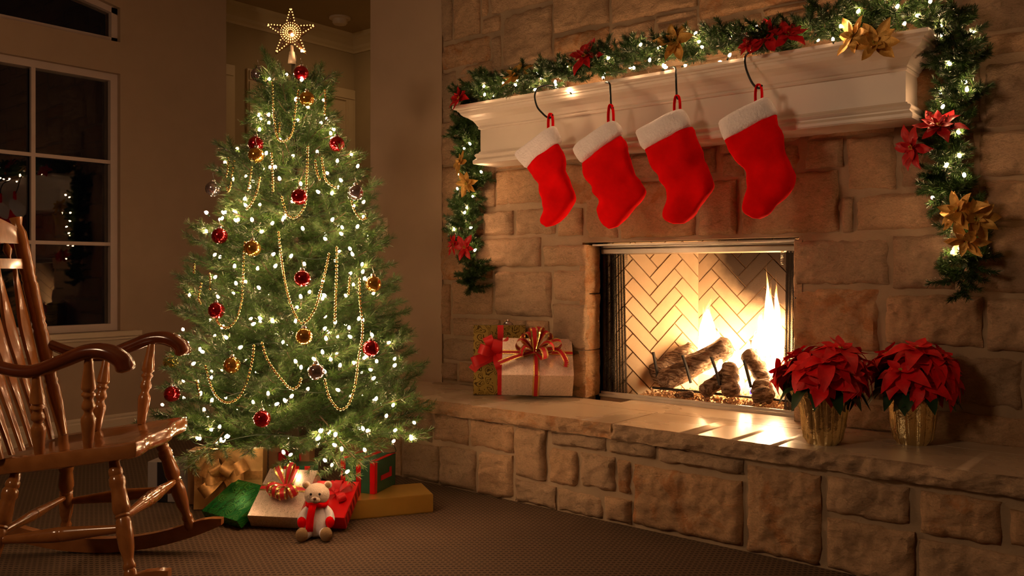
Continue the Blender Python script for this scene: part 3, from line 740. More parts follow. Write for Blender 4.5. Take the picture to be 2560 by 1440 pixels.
def densify(pairs, k=3):
    A = smooth_path([p[0] for p in pairs], k); B = smooth_path([p[1] for p in pairs], k)
    T = smooth_path([V((p[2],0,0)) for p in pairs], k)
    return [(a, b, c.x) for a, b, c in zip(A, B, T)]
for si, d in enumerate(STK):
    Yp = 2.952
    q = lambda x, y: onY(*C7(x, y), Yp)
    lx = q(*d['loop'][:2]); st = empty('stocking', lx, label=d['label'], cat='stocking', group='red stockings on the mantel')
    def so(name, m, mat, **k):
        o = obj(name, m, mat, st, **k); o.location = -st.location; return o
    nb = len(d['body']); th = [.028,.03,.031,.032,.033,.033,.030,.024,.010]
    body = densify([(q(a,b), q(c,e), th[i]) for i, (a,b,c,e) in enumerate(d['body'])], 4)
    so('stocking_body', loft(body, 0, 26, .72, wob=.020, seed=si*7), MT['red'], smooth=True)
    TL, TR, BR_, BL_ = [q(*p) for p in d['cuff']]
    cf = []
    for i in range(11):
        t_ = i/10; e = math.sin(PI*min(1, max(0, t_)))**.35
        a = TL.lerp(BL_, t_); b = TR.lerp(BR_, t_); mid = (a+b)/2; s_ = .93+.07*e
        cf.append((mid+(a-mid)*s_, mid+(b-mid)*s_, .024+.016*e))
    so('cuff', loft(cf, 0, 34, .62, wob=.009, seed=si*3+.4), MT['white'], smooth=True)
    a, b = q(*d['loop'][:2]), q(*d['loop'][2:])
    a.y = b.y = 2.955; w_ = .012
    pth = smooth_path([b+V((-w_,0,-.02)), a*.5+b*.5+V((-w_*1.0,0,0)), a+V((-w_*.5,0,.004)), a+V((w_*.5,0,.004)), a*.5+b*.5+V((w_*1.0,0,0)), b+V((w_,0,-.02))], 5)
    so('hanging_loop', M().tube(pth, .0095, 8, sq=.35, up=(1,0,0)), MT['red'], smooth=True)
    hp = smooth_path([onY(*p) for p in d['hook']], 5)
    hk = obj('stocking_hook', M().tube(hp, .0042, 8), MT['hook'], smooth=True)
    tag(hk, ['black curved hook holding the leftmost narrow stocking', 'black wire hook over the stocking with the folded heel', 'black wire hook over the stocking above the firebox middle', 'black curved hook holding the rightmost stocking'][si], 'hook', 'stocking hooks')
# ================================================================== NEEDLE SPRIGS
def twig(m, path, dens, nl, rr, nw=.00075, tip=True):
    """needles around a path (list of points)"""
    L = 0
    for i in range(len(path)-1):
        a, b = path[i], path[i+1]; seg = (b-a); sl = seg.length; t_ = seg.normalized()
        u = t_.orthogonal().normalized(); w_ = t_.cross(u)
        for k in range(max(1, int(sl*dens))):
            c = a+seg*rr.random(); ph = rr.uniform(0, 2*PI); o_ = u*math.cos(ph)+w_*math.sin(ph)
            el = rr.uniform(.45, 1.15) if i < len(path)-2 else rr.uniform(.15, 1.0)
            dirn = (t_*math.cos(el)+o_*math.sin(el)); ln = nl*rr.uniform(.75, 1.15)
            sd = dirn.cross(V((rr.uniform(-1,1), rr.uniform(-1,1), rr.uniform(-1,1)))).normalized()*nw
            e = c+dirn*ln
            m.add([c-sd, c+sd, e+sd*.5, e-sd*.5], [(0,1,2,3)], 0)
def sprig_mesh(L, seed, mats, nl=.025, dens=1250, side=True, stem=.003, nw=.00075):
    rr = random.Random(seed); m = M()
    def curve(a, d, ln, n=6, droop=.10):
        pts = [a]; dd = d.normalized()
        for i in range(n):
            dd = (dd+V((rr.uniform(-.1,.1), rr.uniform(-.1,.1), droop*rr.uniform(.2,1)))).normalized(); pts.append(pts[-1]+dd*ln/n)
        return pts
    main = curve(V((0,0,0)), V((1,0,0)), L, 8, .03)
    twig(m, main[2:] if L > .3 else (main[1:] if nw < .001 else main), dens, nl, rr, nw)
    if side:
        s_ = .10 if L > .3 else .03; sg = 1
        while s_ < L-.03:
            i = min(len(main)-2, int(s_/L*8)); p = main[i].lerp(main[i+1], s_/L*8-i)
            ln = min(.17, (L-s_)*.55+.045)*rr.uniform(.75, 1.15); an = rr.uniform(.6, .95)*sg
            tw = curve(p, V((math.cos(an), math.sin(an), rr.uniform(-.15, .3))), ln, 4)
            twig(m, tw, dens, nl, rr, nw)
            m.tube(tw, .0012, 4, 1, False)
            sg = -sg; s_ += rr.uniform(.028, .045)
    m.tube(main, stem, 5, 1, False)
    return m.mesh('branch', mats)
TMT = [MT['needle'], MT['bark']]; GMT = [MT['gneedle'], MT['bark']]
BRM = {}
for L in (.14, .22, .32, .42, .52, .60):
    BRM[L] = [sprig_mesh(L, int(L*1000)+s_, TMT) for s_ in range(3)]
# ================================================================== CHRISTMAS TREE
TD = 3.58; TX = 735
TB = atD(TX, 680, TD); TB.z = 0
tr = empty('christmas_tree', TB, label='green artificial tree covered in warm lights beside the stone hearth', cat='tree')
H_TOP = 1.80
def trad(z):      # silhouette radius of the crown
    P_ = [(.10,.50),(.2,.575),(.27,.60),(.42,.545),(.60,.52),(.75,.50),(.90,.46),(1.05,.42),(1.15,.36),(1.28,.34),(1.42,.30),(1.52,.20),(1.62,.18),(1.72,.17),(1.78,.11),(1.84,.05),(1.95,.02)]
    if z <= P_[0][0]: return P_[0][1]
    for (a, ra), (b, rb) in zip(P_, P_[1:]):
        if z <= b: return ra+(rb-ra)*(z-a)/(b-a)
    return .02
def to_tree(o): return o
obj('trunk', M().tube([(0,0,.02),(0,0,.9),(0,0,1.86)], [.022,.018,.010], 8), MT['bark'], tr, True)
sm = M()
for k in range(4):
    a = k*PI/2+.4; sm.tube([V((0,0,.14)), V((.12*math.cos(a),.12*math.sin(a),.10)), V((.30*math.cos(a),.30*math.sin(a),.012))], .009, 6)
obj('tree_stand', sm, MT['iron'], tr, True)
keys = sorted(BRM); z = .30; nb = 0; rt = random.Random(21)
while z < 1.755 and nb < 298:
    r = trad(z+.02); cnt = int(4.5+r*13.5) if z < 1.45 else 8; ph0 = rt.uniform(0, 2*PI)
    for k in range(cnt):
        a = ph0+2*PI*k/cnt+rt.uniform(-.25, .25); up = rt.uniform(.0, .34)+ (.35 if z > 1.62 else 0)+(.4 if z > 1.78 else 0)
        Lr = r*rt.uniform(.80, 1.06)/math.cos(up); Lr = max(.11, Lr)
        key = min(keys, key=lambda q_: abs(q_-Lr)); sc = Lr/key
        me = BRM[key][rt.randrange(3)]; o = link('branch', me, tr); nb += 1
        o.location = (0, 0, z-math.sin(up)*Lr*.55)
        o.rotation_euler = Matrix.Rotation(a, 3, 'Z').to_4x4().to_3x3().to_euler()
        o.rotation_euler = (Matrix.Rotation(a, 3, 'Z') @ Matrix.Rotation(-up, 3, 'Y') @ Matrix.Rotation(rt.uniform(-.5, .5), 3, 'X')).to_euler()
        o.scale = (sc, (sc+1)/2, (sc+1)/2)
    z += .056 if z < 1.45 else .04
# a few long tips that stand out in the photograph's outline
def tip(px0, py0, px1, py1, d0, d1, key=.32):
    global nb
    a = atD(px0, py0, d0); b = atD(px1, py1, d1); dv = b-a; L_ = dv.length
    o = link('branch', BRM[key][nb % 3], tr); o.location = a-TB; o.rotation_euler = dv.to_track_quat('X', 'Z').to_euler(); s_ = L_/key; o.scale = (s_, 1, 1); nb += 1
for q in ((735,250,652,128,3.55,3.5,.22),(735,260,842,196,3.55,3.48,.22),(760,240,812,170,3.55,3.55,.14),(735,470,528,372,3.5,3.35,.32),(735,500,518,436,3.5,3.45,.32),(735,780,436,716,3.5,3.4,.42),(740,800,1000,722,3.5,3.45,.42),
          (735,900,418,793,3.5,3.35,.42),(745,920,1030,872,3.5,3.42,.42),(760,1040,1078,1118,3.45,3.3,.52),(760,1000,1072,1055,3.5,3.45,.52),(730,1000,400,1000,3.5,3.45,.52),(560,1080,480,1185,3.3,3.12,.22),(800,1060,862,1222,3.3,3.04,.32),(800,1040,905,1180,3.3,3.1,.32),
          (735,1060,420,1090,3.5,3.3,.52),(700,1070,620,1150,3.3,3.1,.22),(860,1080,960,1130,3.4,3.2,.22),(735,560,950,470,3.5,3.4,.32),(735,660,960,600,3.5,3.4,.42),(735,640,470,590,3.5,3.4,.42),(740,380,840,300,3.5,3.4,.22),(740,420,890,395,3.5,3.4,.22)):
    tip(*q)
print('branches', nb)
def tree_pt(px, py, k=.93):
    d = TD
    for _ in range(4):
        zz = HC+(680-py)/FP*d; r = trad(zz)*k; s_ = (px-TX)/FP*d
        d = TD-math.sqrt(max(0, r*r-s_*s_)) if abs(s_) < r else TD-.02
    return atD(px, py, d)
def cr(ox, oy, s_, L): return [(ox+x/s_, oy+y/s_) for x, y in L]
BL_T = cr(480,120,3.273,[(770,222),(620,268),(883,275),(843,440),(1068,435),(965,495),(545,570),(620,563),(855,595),(1050,620),(1105,600),(548,688),(626,628),(1175,680),(1140,720),(1135,750),(705,760),(360,828),(490,828),(600,878),(820,888),(1025,860),(1300,885),(1188,940),(1348,985),(270,945),(682,990),(722,1090),(1118,1038),(1232,1100),(335,1095),(1050,1192),(1140,1203),(805,1265),(425,1253),(450,1300),(1340,1300),(1393,1278),(130,1360),(265,1358),(355,1365),(235,1413),(375,1425),(500,1420),(755,1395),(745,1425),(1140,1418),(640,990),(560,220)])
BL_T += cr(400,520,2.4,[(288,40),(388,38),(453,40),(363,77),(465,85),(560,85),(745,70),(665,105),(597,152),(863,138),(1027,80),(1098,128),(1178,125),(1100,165),(288,153),(1257,180),(1003,197),(1147,255),(1163,292),(318,292),(667,287),(778,303),(870,348),(1210,350),(683,362),(445,365),(1137,397),(1212,397),(1222,433),(320,425),(512,453),(245,467),(460,467),(603,490),(975,445),(890,515),(1000,535),(970,555),(848,548),(178,537),(818,605),(612,675),(672,693),(295,692),(365,728),(140,735),(545,705),(1188,678),(1215,690),(1048,700),(978,733),(1015,757),(1135,733),(1155,782),(1000,800),(407,788),(1280,775),(467,845),(160,828),(1358,815),(270,870),(935,917),(820,935),(1030,922),(978,880),(187,945),(1077,960),(1175,943),(1215,908),(1250,898),(1300,930),(1400,917),(1397,957),(995,995),(845,970),(148,1045),(880,1095),(1083,1100),(1268,1033),(650,1130),(685,1185),(760,1170),(778,1143),(152,1155),(307,1168),(240,1130),(1290,1160),(1393,1195),(1355,1258),(265,1223),(635,1310),(315,1333),(353,1325),(388,1382),(368,1408),(235,1390),(957,1350),(935,1393),(1045,1375),(1000,1355),(1532,1295),(1402,1342),(1512,1390),(1240,1345),(1225,1340),(20,1185)])
BL_T += cr(400,1080,3.556,[(575,55),(545,97),(350,68),(1418,12),(1388,75),(1550,30),(1575,130),(1617,178),(1480,265),(1530,315),(1645,370),(2238,68),(1830,180),(2065,95)])
def bulb_mesh(name, mat):
    m = M().turned((0,0,.004),(0,0,.019),[(0,.0034),(.2,.0052),(.6,.0050),(.9,.0030),(1,.0007)], 8, 0)
    m.turned((0,0,-.010),(0,0,.004),[(0,.0032),(1,.0036)], 8, 1); return m.mesh(name, [mat, MT['wire']], True)
BM = bulb_mesh('light_bulb', MT['bulb'])
sl = empty('tree_string_lights', TB, label='warm white string lights wound through the green tree', cat='string lights')
pts = []
for k, (x, y) in enumerate(BL_T):
    p = tree_pt(x, y, .99 if k % 4 else .8)
    o = link('light_bulb', BM, sl); o.location = p-TB; o.rotation_euler = (R.uniform(-1,1), R.uniform(-1,1), 0); pts.append(p-TB)
for k in range(95):       # bulbs inside and round the back of the crown
    zz = .2+1.6*(1-math.sqrt(R.random()*.98)); r = trad(zz)*R.uniform(.35, .8)
    a = R.uniform(-.6, PI+.6)+YAW if k % 2 else R.uniform(0, 2*PI)
    o = link('light_bulb', BM, sl); o.location = (r*math.cos(a), r*math.sin(a), zz); o.rotation_euler = (R.uniform(-1,1), R.uniform(-1,1), 0)
wp = [V((trad(.2+1.6*t_)*.72*math.cos(t_*60), trad(.2+1.6*t_)*.72*math.sin(t_*60), .2+1.6*t_+.02*math.sin(t_*300))) for t_ in np.linspace(0, 1, 420)]
obj('light_wire', M().tube(wp, .0016, 4), MT['wire'], sl, True)
# --- bead garland
bg = empty('bead_garland', TB, label='gold bead garland draped in long loops over the tree', cat='garland')
SW = [[(696,574),(703,640),(712,700),(727,760),(754,808),(785,778),(803,720),(815,670),(823,630)],[(614,600),(610,632),(608,700),(604,755),(590,800),(567,820),(546,808),(537,787)],
 [(512,907),(528,965),(547,996),(573,1006),(600,990),(620,945),(632,895),(635,862)],[(654,849),(665,890),(685,925),(708,953),(722,968),(735,972),(748,962),(754,941)],
 [(810,941),(822,990),(838,1015),(852,1024),(872,1010),(888,960),(896,895),(904,850),(906,812),(900,760),(898,695)],[(842,612),(841,680),(839,750),(837,803)],
 [(770,361),(768,420),(765,477),(762,515),(745,540),(730,545),(715,530),(703,487)],[(651,438),(645,470),(636,496),(625,515),(614,526)],[(680,200),(682,227),(684,280),(691,334),(700,352),(718,350),(732,328),(738,280),(746,224)],
 [(630,410),(626,445),(619,480)],[(679,377),(681,425),(683,477)],[(811,218),(813,250),(811,288)],[(804,389),(808,420),(816,453),(840,470)],[(877,496),(885,525),(902,548),(915,545)],[(572,389),(570,420),(566,444)],[(587,395),(580,440),(573,477),(565,465)],
 [(485,645),(486,665),(485,682)],[(523,678),(526,700),(525,724)],[(490,949),(496,970),(500,991)],[(875,687),(873,710),(871,737)],[(700,300),(698,330)],[(505,700),(497,745),(503,760)],[(787,395),(792,430),(800,450)]]
for s_ in SW:
    P3 = smooth_path([tree_pt(x, y, 1.02) for x, y in s_], 24); m = M(); acc = 0; last = P3[0]; n_ = 0
    for a, b in zip(P3, P3[1:]):
        L_ = (b-a).length; acc += L_
        if acc >= .0112:
            acc = 0; m.ball(b-TB, .0056, 8, 5)
    o = obj('bead_swag', m, MT['gold'], bg, True); o['kind'] = 'stuff'
# --- ornaments
ORN = [((753,183),'ored','shiny red ball ornament just under the tree star'),((842,360),'ored','red ball ornament at the right edge of the upper tree'),((748,492),'ored','red ball ornament in the middle of the upper tree, at the short bead loop'),
 ((549,590),'ored','red ball ornament high on the left side of the tree'),((756,696),'ored','red ball ornament inside the long central bead loop'),((541,776),'ored','red ball ornament on the left side at the level of the window sill'),
 ((927,871),'ored','red ball ornament low on the right side of the tree'),((430,985),'ored','red ball ornament at the far left edge, over the chair seat'),((655,1047),'ored','red ball ornament lowest on the tree, above the presents'),
 ((640,360),'ored','small half hidden red ball ornament in the upper left branches'),((767,247),'ogold','amber ball ornament near the treetop under the red one'),((631,621),'ogold','gold ball ornament left of centre between two bead strands'),
 ((933,710),'ogold','gold ball ornament at the right edge of the middle tree'),((760,841),'ogold','gold ball ornament hanging under the long central bead loop'),((580,913),'ogold','gold ball ornament inside the lower left bead loop'),
 ((427,905),'ogold','gold ball ornament half behind the rocking chair arm end'),((640,388),'ogold','brown gold ball ornament below the half hidden red one'),((646,187),'osil','dark silver ball ornament at the upper left tip of the tree'),
 ((533,472),'osil','smoky silver ball ornament at the left edge of the upper tree'),((889,481),'osil','clear silver ball ornament at the right edge of the upper tree'),((790,929),'osil','pinkish silver ball ornament low in the middle of the tree')]
OB = {k: M().ball((0,0,-.030), .0305, 24, 14).mesh('ball', MT[k], True) for k in ('ored','ogold','osil')}
CP = M().turned((0,0,-.003),(0,0,.008),[(0,.009),(.6,.009),(.7,.008),(1,.007)], 12).mesh('ornament_cap', MT['silver'], True)
HK = M().tube([V((0,0,.008)), V((.004,0,.014)), V((0,0,.02)), V((-.004,0,.028)), V((0,0,.034))], .0009, 5).mesh('ornament_hook', MT['silver'], True)
for k, ((x, y), mt_, lab) in enumerate(ORN):
    p = tree_pt(x, y, 1.05); p.z += .03
    if k in (15,): p = atD(x, y, 3.42); p.z += .03
    o = empty('ornament', p, label=lab, cat='ornament', group='ball ornaments on the tree')
    link('ball', OB[mt_], o); link('ornament_cap', CP, o); link('ornament_hook', HK, o)
# ornament on the hearth behind the upright present
p = onZ(1269, 845, .70); 
# --- star
sc_ = atD(728, 83, TD-.02)
star = empty('star_topper', sc_, (0,0,YAW+.05), label='perforated glowing gold star on top of the tree', cat='star')
RO, RI = .108, .043; m = M(); ring = []
for k in range(10):
    r = RO if k % 2 == 0 else RI; a = PI/2+k*PI/5; ring.append((r*math.cos(a), r*math.sin(a)))
f = [V((x, -.008, z)) for x, z in ring]; b = [V((x, .008, z)) for x, z in ring]
n = 10; m.add(f+b+[V((0,-.016,0)), V((0,.016,0))], [(i, (i+1)%n, 20) for i in range(n)]+[(n+(i+1)%n, n+i, 21) for i in range(n)]+[(i, n+i, n+(i+1)%n, (i+1)%n) for i in range(n)])
obj('star_body', m, plain('pierced bronze star', (.10,.045,.012), .5, .3), star)
m = M()
def dot(x, z, w_, h_, ang=0):
    rr_ = math.hypot(x, z); yy = -.0165+.008*min(1, rr_/.06); vs = []
    for k in range(8):
        a = 2*PI*k/8; u, v = w_*math.cos(a), h_*math.sin(a); vs.append((x+u*math.cos(ang)-v*math.sin(ang), yy-.0012, z+u*math.sin(ang)+v*math.cos(ang)))
    m.add(vs+[(x, yy-.003, z)], [(k, (k+1)%8, 8) for k in range(8)])
for r, n_, w_, h_ in ((.013,12,.0022,.003),(.0205,20,.0024,.0024),(.030,20,.0024,.0048),(.0405,28,.0022,.0022)):
    for k in range(n_): a = 2*PI*k/n_; dot(r*math.cos(a), r*math.sin(a), w_, h_, a-PI/2)
for k in range(5):
    a = PI/2+k*2*PI/5; c_, s2 = math.cos(a), math.sin(a); dot(.056*c_, .056*s2, .003, .0062, a-PI/2); dot(.094*c_, .094*s2, .0026, .003, a)
    for sgn in (-1, 1):
        for q_ in (.2,.36,.52,.68,.84):
            e = V((RI*math.cos(a+sgn*PI/5), 0, RI*math.sin(a+sgn*PI/5))); t2 = V((RO*c_, 0, RO*s2)); p = e.lerp(t2, q_); cc = V((c_,0,s2)); prj = cc*p.dot(cc); p = prj+(p-prj)*.74
            dot(p.x, p.z, .0026, .0026)
obj('star_light', m, MT['stardot'], star)
obj('star_bulb', M().ball((.008,-.022,-.012), .006, 10, 6), MT['starcore'], star, True)
obj('star_bulb', M().ball((.046,-.012,-.075), .0055, 10, 6), MT['bulb'], star, True)
obj('star_stem', M().turned((.003,0,-.05),(.003,0,-.125),[(0,.006),(.35,.007),(.36,.0105),(1,.017)], 14), MT['plate'], star, True)
# ================================================================== MANTEL GARLAND
GP = [(1150,250,3.10),(1200,232,3.10),(1270,212,3.08),(1350,190,3.07),(1440,168,3.06),(1530,150,3.07),(1620,130,3.08),(1720,118,3.08),(1820,104,3.09),(1930,95,3.09),(2040,78,3.10),(2150,55,3.11),(2240,40,3.12),(2320,48,3.12),(2375,85,3.13),
      (2398,150,3.16),(2400,215,3.19),(2385,270,3.19),(2368,330,3.19),(2355,390,3.19),(2365,450,3.19),(2400,520,3.19),(2415,590,3.19),(2415,650,3.19),(2395,700,3.19)]
GQ = [(1158,292,3.19),(1165,335,3.20),(1178,375,3.20),(1195,425,3.19),(1180,480,3.19),(1165,540,3.19),(1165,590,3.19),(1185,640,3.19),(1190,680,3.19),(1180,715,3.19)]
gl = empty('mantel_garland', (-1.78,3.1,1.75), label='green pine garland with lights draped over the white mantel and down both sides', cat='garland')
SPM = [sprig_mesh(.10, 900+k, GMT, .021, 2600, True, .002, .0011) for k in range(3)]+[sprig_mesh(.08, 930+k, GMT, .021, 2600, True, .002, .0011) for k in range(2)]
rg = random.Random(5)
def run(path, rad, per, top):
    P3 = smooth_path([onY(*p) for p in path], 6)
    for a, b in zip(P3, P3[1:]):
        if top and a.z > 1.6 and a.x < -.78: pass
    # cumulative walk
    acc = 0; n_ = 0
    for a, b in zip(P3, P3[1:]):
        L_ = (b-a).length; acc += L_*per
        while acc > 0:
            acc -= 1; c = a.lerp(b, rg.random()); t_ = (b-a).normalized(); ph = rg.uniform(0, 2*PI); u = t_.orthogonal().normalized(); w_ = t_.cross(u)
            dv = (u*math.cos(ph)+w_*math.sin(ph))+t_*rg.uniform(-1.1, 1.1)
            hang = c.z < 1.70
            if dv.y > 0 and hang: dv.y *= -.25
            onshelf = (-2.82 < c.x < -.72) and c.z > 1.70
            if onshelf: c = V((c.x, c.y+rg.uniform(-.085,.03), max(c.z-.022+rg.uniform(-.035,.02), 1.762))); 
            if onshelf and dv.z < 0: dv.z *= (-.6 if rg.random() < .6 or c.y > 3.02 else .5)
            tot[0] += 1; me_ = SPM[rg.randrange(5)]
            if tot[0] % 5 in (1, 3):        # past 300 sprigs the rest is one joined part
                s2 = rad*rg.uniform(.75, 1.15); mt_ = Matrix.Translation(c-gl.location) @ dv.to_track_quat('X', 'Z').to_matrix().to_4x4() @ Matrix.Diagonal((s2, 1.05, 1.05, 1))
                b0 = len(extra.v); extra.v += [tuple(mt_ @ v.co) for v in me_.vertices]
                for pl_ in me_.polygons: extra.f.append(tuple(b0+i for i in pl_.vertices)); extra.m.append(pl_.material_index)
                continue
            o = link('pine_sprig', me_, gl); o.location = c-gl.location+t_*0; o.rotation_euler = dv.to_track_quat('X', 'Z').to_euler()
            s2 = rad*rg.uniform(.75, 1.15); o.scale = (s2, 1.05, 1.05); n_ += 1
    return n_
extra = M(); tot = [0]
n1 = run(GP, .88, 118, True); n2 = run(GQ, .84, 130, False)
o = obj('pine_sprig', extra, GMT, gl); o['kind'] = 'stuff'; print('garland sprigs', n1, n2)
for P_ in (GP, GQ):
    P3 = smooth_path([onY(*p) for p in P_], 5)
    P3 = [V((p.x, p.y, max(p.z-.02, 1.765) if (-2.82 < p.x < -.72 and p.z > 1.68) else p.z)) for p in P3]
    o = obj('garland_stem', M().tube(P3, .005, 6), MT['wire'], gl, True); o.location = -gl.location
GM = bulb_mesh('garland_bulb', MT['gbulb'])
gsl = empty('garland_string_lights', (-1.78,3.1,1.75), label='warm white string lights threaded through the mantel garland', cat='string lights')
GB = cr(1080,0,3,[(380,660),(390,722),(540,640),(637,615),(637,650),(797,565),(825,597),(757,680),(920,632),(935,645),(1005,510),(1035,695),(1305,445),(1285,590),(1515,520),(1557,350),(1690,370),(1783,375),(1737,512),(1865,350),(1630,470)])
GB += cr(1640,0,2.783,[(265,250),(283,297),(333,335),(503,402),(50,475),(710,205),(1007,222),(1287,200),(1397,97),(1667,65),(1720,180),(1830,113),(1903,30),(1593,5),(1233,287),(512,270)])
GH = cr(1640,0,2.783,[(1998,190),(1970,255),(2187,245),(2055,460),(2163,585),(2165,645),(1983,665),(1988,757),(2120,935),(2118,1100),(2010,1170),(2147,1237),(1930,1380)])+cr(2100,400,2.88,[(860,600),(855,655),(808,683),(900,445)])
GH += cr(1080,0,3,[(293,1090),(247,1122),(380,1300),(195,1425),(215,1325)])+cr(1080,240,2.77,[(287,702),(237,785),(218,820),(255,918),(250,1042),(287,1078),(152,938)])
for L_, Y in ((GB, 2.995), (GH, 3.115)):
    for x, y in L_:
        o = link('light_bulb', GM, gsl); p = onY(x, y, Y); o.location = p-gsl.location; o.rotation_euler = (R.uniform(-1,1), R.uniform(-1,1), 0)
bk = [(-2.7+.13*k, 3.14+.04*math.sin(k*2.1), 1.80+.02*math.sin(k*1.3)) for k in range(15)]
for p in bk:
    o = link('light_bulb', GM, gsl); o.location = V(p)-gsl.location; o.rotation_euler = (1.2, 0, R.uniform(0,6))
w3 = smooth_path([onY(x, y, Y+.02)+V((0,0,.012*math.sin(i*2.7))) for i, (x, y, Y) in enumerate(GP)], 8); w3 = [V((p.x, p.y, max(p.z, 1.775) if (-2.82 < p.x < -.72 and p.z > 1.66) else p.z)) for p in w3]
o = obj('light_wire', M().tube(w3, .0016, 4), MT['wire'], gsl, True); o.location = -gsl.location
# --- poinsettia blooms
def petal_mesh(name, L, w_, mat, seed, fold=.25, droop=.3, n=7):
    m = M(); rs = []; rr = random.Random(seed)
    prof = [.10,.55,.9,1.0,.86,.52,.03] if n == 7 else None
    for i in range(n):
        q = i/(n-1); hw = prof[i]*w_/2*(1+rr.uniform(-.08, .08)); x = L*q; z = -droop*L*q*q+.06*L*math.sin(q*7+seed)
        rs.append([V((x,-hw,z+fold*hw)), V((x,-hw*.5,z+fold*hw*.35)), V((x,0,z-.0)), V((x,hw*.5,z+fold*hw*.35)), V((x,hw,z+fold*hw))])
    m.rings(rs, 0, False, False)
    return m.mesh(name, mat, True)
PR_ = [petal_mesh('petal', 1.0, .46, MT['predg'], k, .35, .15+.1*k) for k in range(3)]
PG_ = [petal_mesh('petal', 1.0, .46, MT['pgold'], k, .35, .15+.1*k) for k in range(3)]
PB_ = M().ball((0,0,0), .09, 8, 5).mesh('flower_bud', MT['pollen'], True)
def bloom(x, y, Y, r, red, nrm, lab, grp, seed):
    rr = random.Random(seed); p = onY(x, y, Y); nv = V(nrm).normalized(); q = nv.to_track_quat('Z', 'Y')
    o = empty('poinsettia_flower', p, label=lab, cat='flower', group=grp); o.rotation_euler = q.to_euler()
    src = PR_ if red else PG_
    for ring_, (n_, el, s_) in enumerate(((6, .25, 1.0), (5, .62, .78), (4, 1.0, .5))):
        for k in range(n_):
            a = 2*PI*k/n_+ring_*.5+rr.uniform(-.25, .25); pe = link('petal', src[rr.randrange(3)], o)
            pe.rotation_euler = (Matrix.Rotation(a, 3, 'Z') @ Matrix.Rotation(-(el+rr.uniform(-.2, .25)), 3, 'Y')).to_euler(); pe.scale = (r*s_*rr.uniform(.85, 1.12),)*3
    for k in range(5):
        b = link('flower_bud', PB_, o); b.scale = (r*.55,)*3; a = k*1.3; b.location = (.09*r*math.cos(a), .09*r*math.sin(a), .12*r)
gr, gg = 'red artificial poinsettias on the garland', 'gold artificial poinsettias on the garland'
FL = [(1150,246,2.98,.078,1,(-.5,-1,.5),'red poinsettia at the left corner of the mantel'),(1292,190,2.98,.085,0,(-.1,-1,.9),'gold poinsettia on the mantel near its left end'),
 (1462,142,2.98,.085,1,(.1,-.9,.6),'red poinsettia on the mantel above the second stocking'),(1690,105,2.98,.092,0,(0,-1,.3),'gold poinsettia on the mantel above the third stocking'),
 (1872,110,2.97,.055,1,(-.4,-1,.4),'small red poinsettia at the hook of the rightmost stocking'),(1922,96,2.97,.088,1,(-.2,-1,.7),'red poinsettia, left of the pair right of the last stocking'),(1968,90,2.97,.080,1,(.5,-.9,.8),'red poinsettia, right of the pair right of the last stocking'),
 (2135,90,2.99,.075,0,(-.6,-1,.2),'gold poinsettia at the left of the drooping group on the mantel'),(2190,108,2.97,.085,0,(.1,-1,.1),'largest gold poinsettia hanging over the mantel front edge at right'),
 (2348,318,3.09,.088,1,(.1,-.8,.9),'red poinsettia beside the lower right mantel corner'),(2282,368,3.09,.078,1,(-.6,-1,-.2),'red poinsettia below the mantel corner, left of the garland'),
 (2395,528,3.09,.085,0,(-.5,-1,.3),'gold poinsettia low on the right garland, upper left bloom'),(2438,548,3.09,.085,0,(.7,-1,.1),'gold poinsettia low on the right garland, right bloom'),(2412,600,3.09,.07,0,(0,-1,-.7),'gold poinsettia low on the right garland, bottom bloom'),
 (1153,408,3.06,.072,0,(-.4,-1,.3),'gold poinsettia on the left hanging garland, upper of two'),(1168,458,3.06,.072,0,(0,-1,-.3),'gold poinsettia on the left hanging garland, lower of two'),
 (1135,612,3.06,.066,1,(-.6,-1,.1),'red poinsettia on the left hanging garland, left bloom'),(1162,618,3.06,.064,1,(.3,-1,0),'red poinsettia on the left hanging garland, right bloom')]
for k, (x, y, Y, r, red, nr, lab) in enumerate(FL): bloom(x, y, Y, r, red, nr, lab, gr if red else gg, k*11+3)
# ================================================================== ROCKING CHAIR
chl = RD(-1.34, 2.70); ch = empty('rocking_chair', chl, (0,0,YAW+math.radians(2.5)), label='varnished wooden rocking chair with turned spindles and slatted back beside the window', cat='rocking chair')
W1, W2 = MT['wood'], MT['wooddark']
def co_(name, m, mat=None, parent=None, smooth=True): return obj(name, m, mat or W1, parent or ch, smooth, 50)
SP = [(0,.50),(.06,.62),(.12,.66),(.30,.98),(.34,1.0),(.36,.72),(.375,.72),(.39,.92),(.41,.95),(.43,.70),(.46,.62),(.49,.80),(.52,.90),(.55,.90),(.57,.66),(.60,.58),(.63,.75),(.655,.95),(.70,1.0),(.85,.80),(1,.62)]
def spindle(a, b, r, name='arm_spindle', prof=SP, mat=None): return co_(name, M().turned(a, b, [(t_, q*r) for t_, q in prof], 16), mat)
# seat
m = M(); top = []; bot = []
N = 18
def seat_z(x): return .385+(x+.22)/.49*.065
out = []
for i in range(N+1):      # front edge from near to far, lightly waved
    q = -1+2*i/N; out.append((.262+.014*math.cos(q*PI)*(-1)+.0*q, q*.235))
out = [(-.225,-.185),(-.05,-.225),(.12,-.238),(.22,-.240)]+[(.268+.010*math.cos(q*2*PI)-.02*abs(q)**6, q*.232) for q in np.linspace(-1, 1, 15)]+[(.22,.240),(.12,.238),(-.05,.225),(-.225,.185),(-.235,.0)]
cx, cy = .02, 0
rings = []
for s_, dz in ((.93,-.052),(.985,-.046),(1.0,-.030),(1.0,-.012),(.985,-.002),(.96,0),(.80,-.004),(.55,-.012),(.25,-.014),(.05,-.012)):
    rings.append([V((cx+(x-cx)*s_, cy+(y-cy)*s_, seat_z(cx+(x-cx)*s_)+dz)) for x, y in out])
